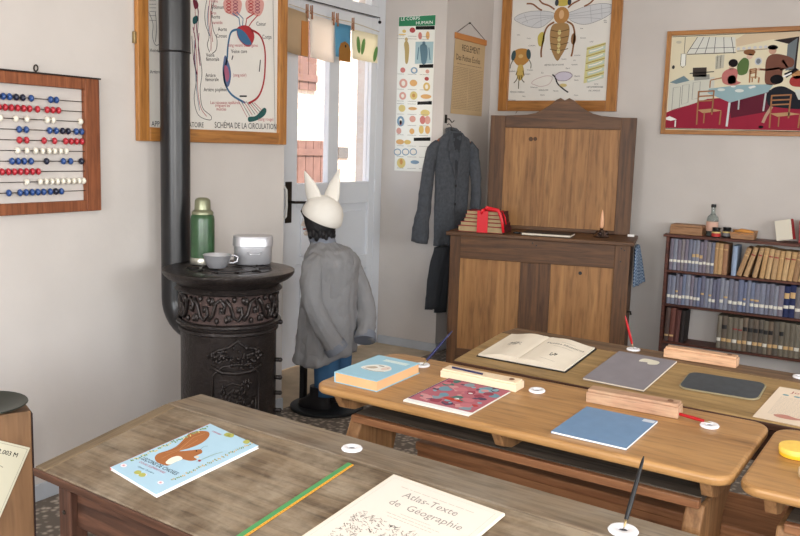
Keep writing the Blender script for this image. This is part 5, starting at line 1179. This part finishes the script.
def spine_book(x, z, w, h, d_, rgb, label, group, labels=(), lean=0, name='book'):
    M = Tr(BSX+x, BSF+.02, z+.0005) @ Ry(lean)
    n = 5; prof = [(0, d_)]+[(w*i/n, .006*(1-math.sin(PI*i/n))) for i in range(n+1)]+[(w, d_)]
    b = MB(); b.prism(prof, 0, h, bm_(rgb)); o = b.build(name, M=M); tag(o, label, 'book', group)
    for (z0, z1, m) in labels:
        q = MB(); pr_ = [(w*(.06+.88*i/n), .006*(1-math.sin(PI*(.06+.88*i/n)))-.0008) for i in range(n+1)]
        q.prism(pr_+[(a_, c_+.0006) for a_, c_ in pr_[::-1]], h*z0, h*z1, m); part(q, 'spine_label', o)
    return o
rb = random.Random(11)
blues = [(118, 119, 134), (128, 131, 146), (106, 106, 124), (124, 116, 128), (136, 138, 150), (118, 116, 128)]
greys = [(124, 120, 126), (112, 108, 112), (134, 126, 128)]
tans = [(182, 148, 108), (196, 162, 118), (170, 134, 96), (188, 150, 104), (160, 124, 90)]
moss = [(112, 104, 90), (104, 92, 80), (120, 112, 98), (96, 88, 78), (116, 100, 84)]
shelfname = {0: 'top', 1: 'middle', 2: 'bottom'}
# top row
x = .024; z = SH[0]+.016
for i in range(12):
    w = rb.uniform(.021, .026); c = rb.choice(blues if rb.random() < .75 else greys); h = .215+rb.uniform(-.006, .008)
    labs = [(.26, .34, labm)]+([(.46, .56, labt)] if i in (6, 7, 8) else [])
    spine_book(x, z, w, h, .14, c, '%s blue-grey book from the left on the top shelf' % ORD[i], 'blue-grey books on the top shelf', labs); x += w+.0012
for i in range(3):
    w = (.022, .028, .03)[i]; spine_book(x, z, w, .212-.003*i, .14, ((176, 140, 100), (186, 150, 106), (160, 118, 88))[i], '%s of three tan books left of the dark gap on the top shelf' % ORD[i], 'tan books on the top shelf', [(.8, .84, labt)]); x += w+.0015
x += .028
spine_book(x, z, .030, .20, .14, (150, 166, 190), 'pale blue book right of the dark gap on the top shelf', None, []); x += .034
lean = 14
for i in range(14):
    w = rb.uniform(.026, .032); h = .205+rb.uniform(-.008, .006); lean = (16, 15, 10, 6, 5, 4, 4, 5, 6, 6, 8, 8, 9, 9)[i]
    spine_book(x, z+w*math.sin(math.radians(lean)), w, h*(.97), .14, rb.choice(tans), '%s leaning tan book on the right half of the top shelf' % ORD[i], 'tan books on the top shelf', [(.72, .76, labr if i % 3 else labt), (.86, .88, labt)], lean=lean)
    x += w*math.cos(math.radians(lean))+(.003+max(0, .2*(math.sin(math.radians(lean))-math.sin(math.radians((16, 15, 10, 6, 5, 4, 4, 5, 6, 6, 8, 8, 9, 9, 9)[i+1]))))+(.008 if i < 2 else 0))
    if x > bw-.065: break
# middle row
x = .024; z = SH[1]+.016; i = 0
while x < bw-.060:
    w = rb.uniform(.020, .034); c = rb.choice(blues+[(110, 116, 140), (118, 126, 148)]) if x < .84 else rb.choice(moss+greys)
    if x > .77 and x < .82: c = (36, 44, 84); w = .034
    h = .205+rb.uniform(-.010, .010); labs = [(.22, .32, labm)] if rb.random() < .85 else []
    if rb.random() < .15: labs = labs+[(.40, .46, labt)]
    if c == (36, 44, 84): labs = [(.28, .38, labm), (.6, .78, labt)]
    spine_book(x, z, w, h, .14, c, '%s book from the left on the middle shelf' % ORD[i], 'books on the middle shelf', labs); x += w+.0012; i += 1
# bottom row
x = .024; z = SH[2]+.016
for i in range(4):
    w = (.03, .034, .034, .030)[i]; spine_book(x, z, w, .225+(.01 if i < 2 else 0), .14, ((84, 66, 60), (110, 66, 56), (92, 54, 48), (40, 32, 30))[i], '%s dark brown book at the left end of the bottom shelf' % ORD[i], 'dark books at the left of the bottom shelf', [(.15, .2, labt)] if i < 2 else [], lean=1.5); x += w+.002
x = .375; i = 0
while x < bw-.055:
    w = rb.uniform(.028, .034); h = .222+rb.uniform(-.006, .006)
    labs = [(.22, .32, labt if i % 3 else labm)]+([(.60, .72, labk)] if i in (1, 5, 6, 7, 8, 9, 10, 12) else [])+([(.62, .66, labr)] if i in (3, 4) else [])
    spine_book(x, z, w, h, .14, rb.choice(moss), '%s grey-brown book from the open gap on the bottom shelf' % ORD[i], 'grey-brown books on the bottom shelf', labs); x += w+.0012; i += 1
b = MB(); b.box(0, 0.12, 0, .01, 0, .15, mat('blue_grey_card', (120, 128, 150))) 
# things on top of the shelf
zs = .9575
t = tag(empty('wooden_box', (BSX+.012, BSF+.03, zs)), 'flat brown wooden box with a sloping lid at the left end of the bookshelf top', 'box')
cb = wood('box_brown', (140, 100, 68), (176, 134, 98), 'X', 1.2, .6)
b = MB(); b.prism([(0, 0), (.215, 0), (.215, .052), (0, .052)], 0, .12, cb, plane='XZ'); part(b, 'box_body', t, bevel=.003)
b = MB(); b.prism([(.0, .0535), (.215, .0535), (.205, .068), (.01, .068)], -.003, .123, cb, plane='XZ'); part(b, 'lid', t, bevel=.002)
gl = bpy.data.materials.new('clear_bottle_glass'); gl.use_nodes = True; g_ = gl.node_tree.nodes['Principled BSDF']; g_.inputs['Base Color'].default_value = (.55, .62, .6, 1); g_.inputs['Roughness'].default_value = .05; g_.inputs['Transmission Weight'].default_value = .85; g_.inputs['IOR'].default_value = 1.3
t = tag(empty('glass_bottle', (BSX+.275, BSF+.10, zs)), 'clear glass bottle with a dark cap and a pink label on the bookshelf', 'bottle')
b = MB(); b.lathe([(.034, 0), (.038, .004), (.038, .115), (.033, .132), (.018, .145), (.014, .155), (.014, .195)], gl, 28); part(b, 'glass', t, smooth='auto')
b = MB(); b.lathe([(.0386, .035), (.0386, .098)], mat('pink_label', (222, 180, 160), .7), 28, cap=False); part(b, 'label', t, smooth=True)
b = MB(); b.lathe([(.035, .004), (.035, .032)], mat('dark_liquid', (40, 44, 40), .2), 24); part(b, 'liquid', t, smooth='auto')
b = MB(); b.lathe([(.016, .193), (.017, .196), (.017, .212), (.015, .215)], blackm, 20); part(b, 'cap', t, smooth='auto')
def jar(x, y, m1, label):
    t = tag(empty('small_jar', (BSX+x, BSF+y, zs)), label, 'jar')
    b = MB(); b.lathe([(.024, 0), (.028, .004), (.028, .045), (.022, .052)], mat('dark_jar_glass', (36, 34, 34), .2), 20); part(b, 'jar_body', t, smooth='auto')
    b = MB(); b.lathe([(.0285, .008), (.0285, .030)], m1, 20, cap=False); part(b, 'label', t, smooth=True)
    b = MB(); b.lathe([(.0285, .0305), (.0285, .040)], mat('yellow_label_band', (226, 200, 130), .6), 20, cap=False); part(b, 'label_band', t, smooth=True)
    b = MB(); b.lathe([(.025, .050), (.026, .052), (.026, .066), (.024, .068)], blackm, 20); part(b, 'lid', t, smooth='auto')
jar(.325, .0, mat('red_label', (190, 50, 46), .6), 'small dark jar with a red label in front of the glass bottle')
jar(.377, .08, mat('grey_label', (130, 128, 130), .6), 'small dark jar with a grey label beside the red-labelled jar')
t = tag(empty('wooden_tray', M=Tr(BSX+.405, BSF+.02, zs) @ Matrix.Diagonal((.8, 1, .85, 1))), 'small tan wooden tray box with an orange pattern on the bookshelf', 'box')
b = MB(); b.prism([(.015, 0), (.19, 0), (.20, .052), (.0, .052)], 0, .008, cb, plane='XZ'); b.prism([(.015, 0), (.19, 0), (.20, .065), (.0, .065)], .102, .11, cb, plane='XZ'); b.box(.01, .018, .008, .102, 0, .05, cb); b.box(.185, .193, .008, .102, 0, .05, cb); b.box(.018, .185, .008, .102, 0, .01, cb); part(b, 'tray_body', t, bevel=.002)
A = Art(); A.curve([(.02, .040), (.05, .046), (.08, .036), (.1, .048), (.13, .036), (.16, .046), (.185, .04)], .005, (214, 130, 50)); A.build('painted_pattern', t, Tr(0, -.0005, 0) @ Rx(90))
b = MB(); b.tube([(.03, .05, .05), (.08, .05, .062), (.14, .05, .056), (.175, .05, .05)], [.01, .016, .016, .01], mat('orange_straw', (206, 140, 66), .7), 8); part(b, 'straw_bundle', t, smooth=True)
# two leaning volumes
r = tag(empty('book', M=Tr(BSX+.695, BSF+.05, zs+.004) @ Rz(-20) @ Ry(-12)), 'white-fronted book tilted on the bookshelf top', 'book')
b = MB(); b.box(0, .10, .002, .03, .002, .128, paper); part(b, 'page_block', r); b = MB(); b.box(0, .11, 0, .002, 0, .13, mat('white_board', (236, 228, 210), .7)); b.box(0, .11, .030, .032, 0, .13, mat('red_board', (150, 44, 46), .6)); b.box(.108, .111, 0, .032, 0, .13, mat('red_board', (150, 44, 46), .6)); part(b, 'cover', r)
r = tag(empty('book', M=Tr(BSX+.825, BSF+.05, zs+.001) @ Ry(-3)), 'red book with pale lines on its spine at the right end of the bookshelf top', 'book')
b = MB(); b.box(0, .09, 0, .11, 0, .145, mat('red_spine', (160, 60, 60), .6)); part(b, 'cover', r, bevel=.003)
for z in (.03, .055, .08, .105): b = MB(); b.box(.01, .08, -.001, .001, z, z+.006, labt); part(b, 'spine_line', r)

# ------------------------------------------------------------------ LIGHT
w = bpy.data.worlds.new('sky'); SC.world = w; w.use_nodes = True; nt = w.node_tree
sky = nt.nodes.new('ShaderNodeTexSky'); sky.sky_type = 'NISHITA'; sky.sun_disc = False; sky.ozone_density = 1; sky.sun_elevation = math.radians(52); sky.sun_rotation = math.radians(120)
nt.links.new(sky.outputs['Color'], nt.nodes['Background'].inputs['Color']); nt.nodes['Background'].inputs['Strength'].default_value = .45
def light(name, typ, loc, aim, energy, color=(1, 1, 1), **k):
    l = bpy.data.lights.new(name, typ); l.energy = energy; l.color = color
    for a, v in k.items(): setattr(l, a, v)
    o = bpy.data.objects.new(name, l); COL.objects.link(o); o.location = loc
    o.rotation_euler = (Vector(aim)-Vector(loc)).to_track_quat('-Z', 'Y').to_euler(); return o
light('sun', 'SUN', (6, 0, 8), (6-.62, .30, 8-.95), 15.0, (1, .96, .9), angle=math.radians(.6))
for i, (x, y, a) in enumerate(((-1.3, YF+.03, 0), (1.5, YF+.03, 0))):
    light('window_daylight', 'AREA', (x, y, 1.68), (x*.8-.4, 5, 1.0), 95, (.97, .98, 1), shape='RECTANGLE', size=1.5, size_y=1.5)  # area lamps added inside the unseen front windows, in place of daylight
for y in (-.2, 2.3):
    light('window_daylight', 'AREA', (XR-.03, y, 1.68), (-3, y+1.2, 1.0), 60, (.95, .97, 1), shape='RECTANGLE', size=1.3, size_y=1.5)  # added fill lamps, same for the unseen right-hand windows
light('camera_flash', 'AREA', (-.12, -.02, 1.66), (-1.6, 3.2, .9), 20, (1, .97, .93), shape='DISK', size=.10)

# ------------------------------------------------------------------ CAMERA
R_ = [[.85115, .52456, 0], [0, 0, 0], [0, 0, 0]]
f, pi_, ro, ya = 868.764306, .139697746, .0301774077, .551454337
fw = Vector((0, math.cos(pi_), -math.sin(pi_))); upv = Vector((0, math.sin(pi_), math.cos(pi_))); rt = Vector((1, 0, 0))
r2 = math.cos(ro)*rt+math.sin(ro)*upv; u2 = -math.sin(ro)*rt+math.cos(ro)*upv
Z = Matrix.Rotation(ya, 3, 'Z'); r2, u2, fw = Z @ r2, Z @ u2, Z @ fw
cam = bpy.data.cameras.new('camera'); cam.sensor_width = 36; cam.lens = f/800*36; cam.clip_start = .05; cam.clip_end = 200
co = bpy.data.objects.new('camera', cam); COL.objects.link(co)
co.matrix_world = Matrix(((r2.x, u2.x, -fw.x, 0), (r2.y, u2.y, -fw.y, 0), (r2.z, u2.z, -fw.z, 1.5), (0, 0, 0, 1)))
SC.camera = co
SC.view_settings.view_transform = 'Standard'; SC.view_settings.look = 'None'; SC.view_settings.gamma = 1; SC.view_settings.use_curve_mapping = False
SC.view_settings.exposure = 0.0
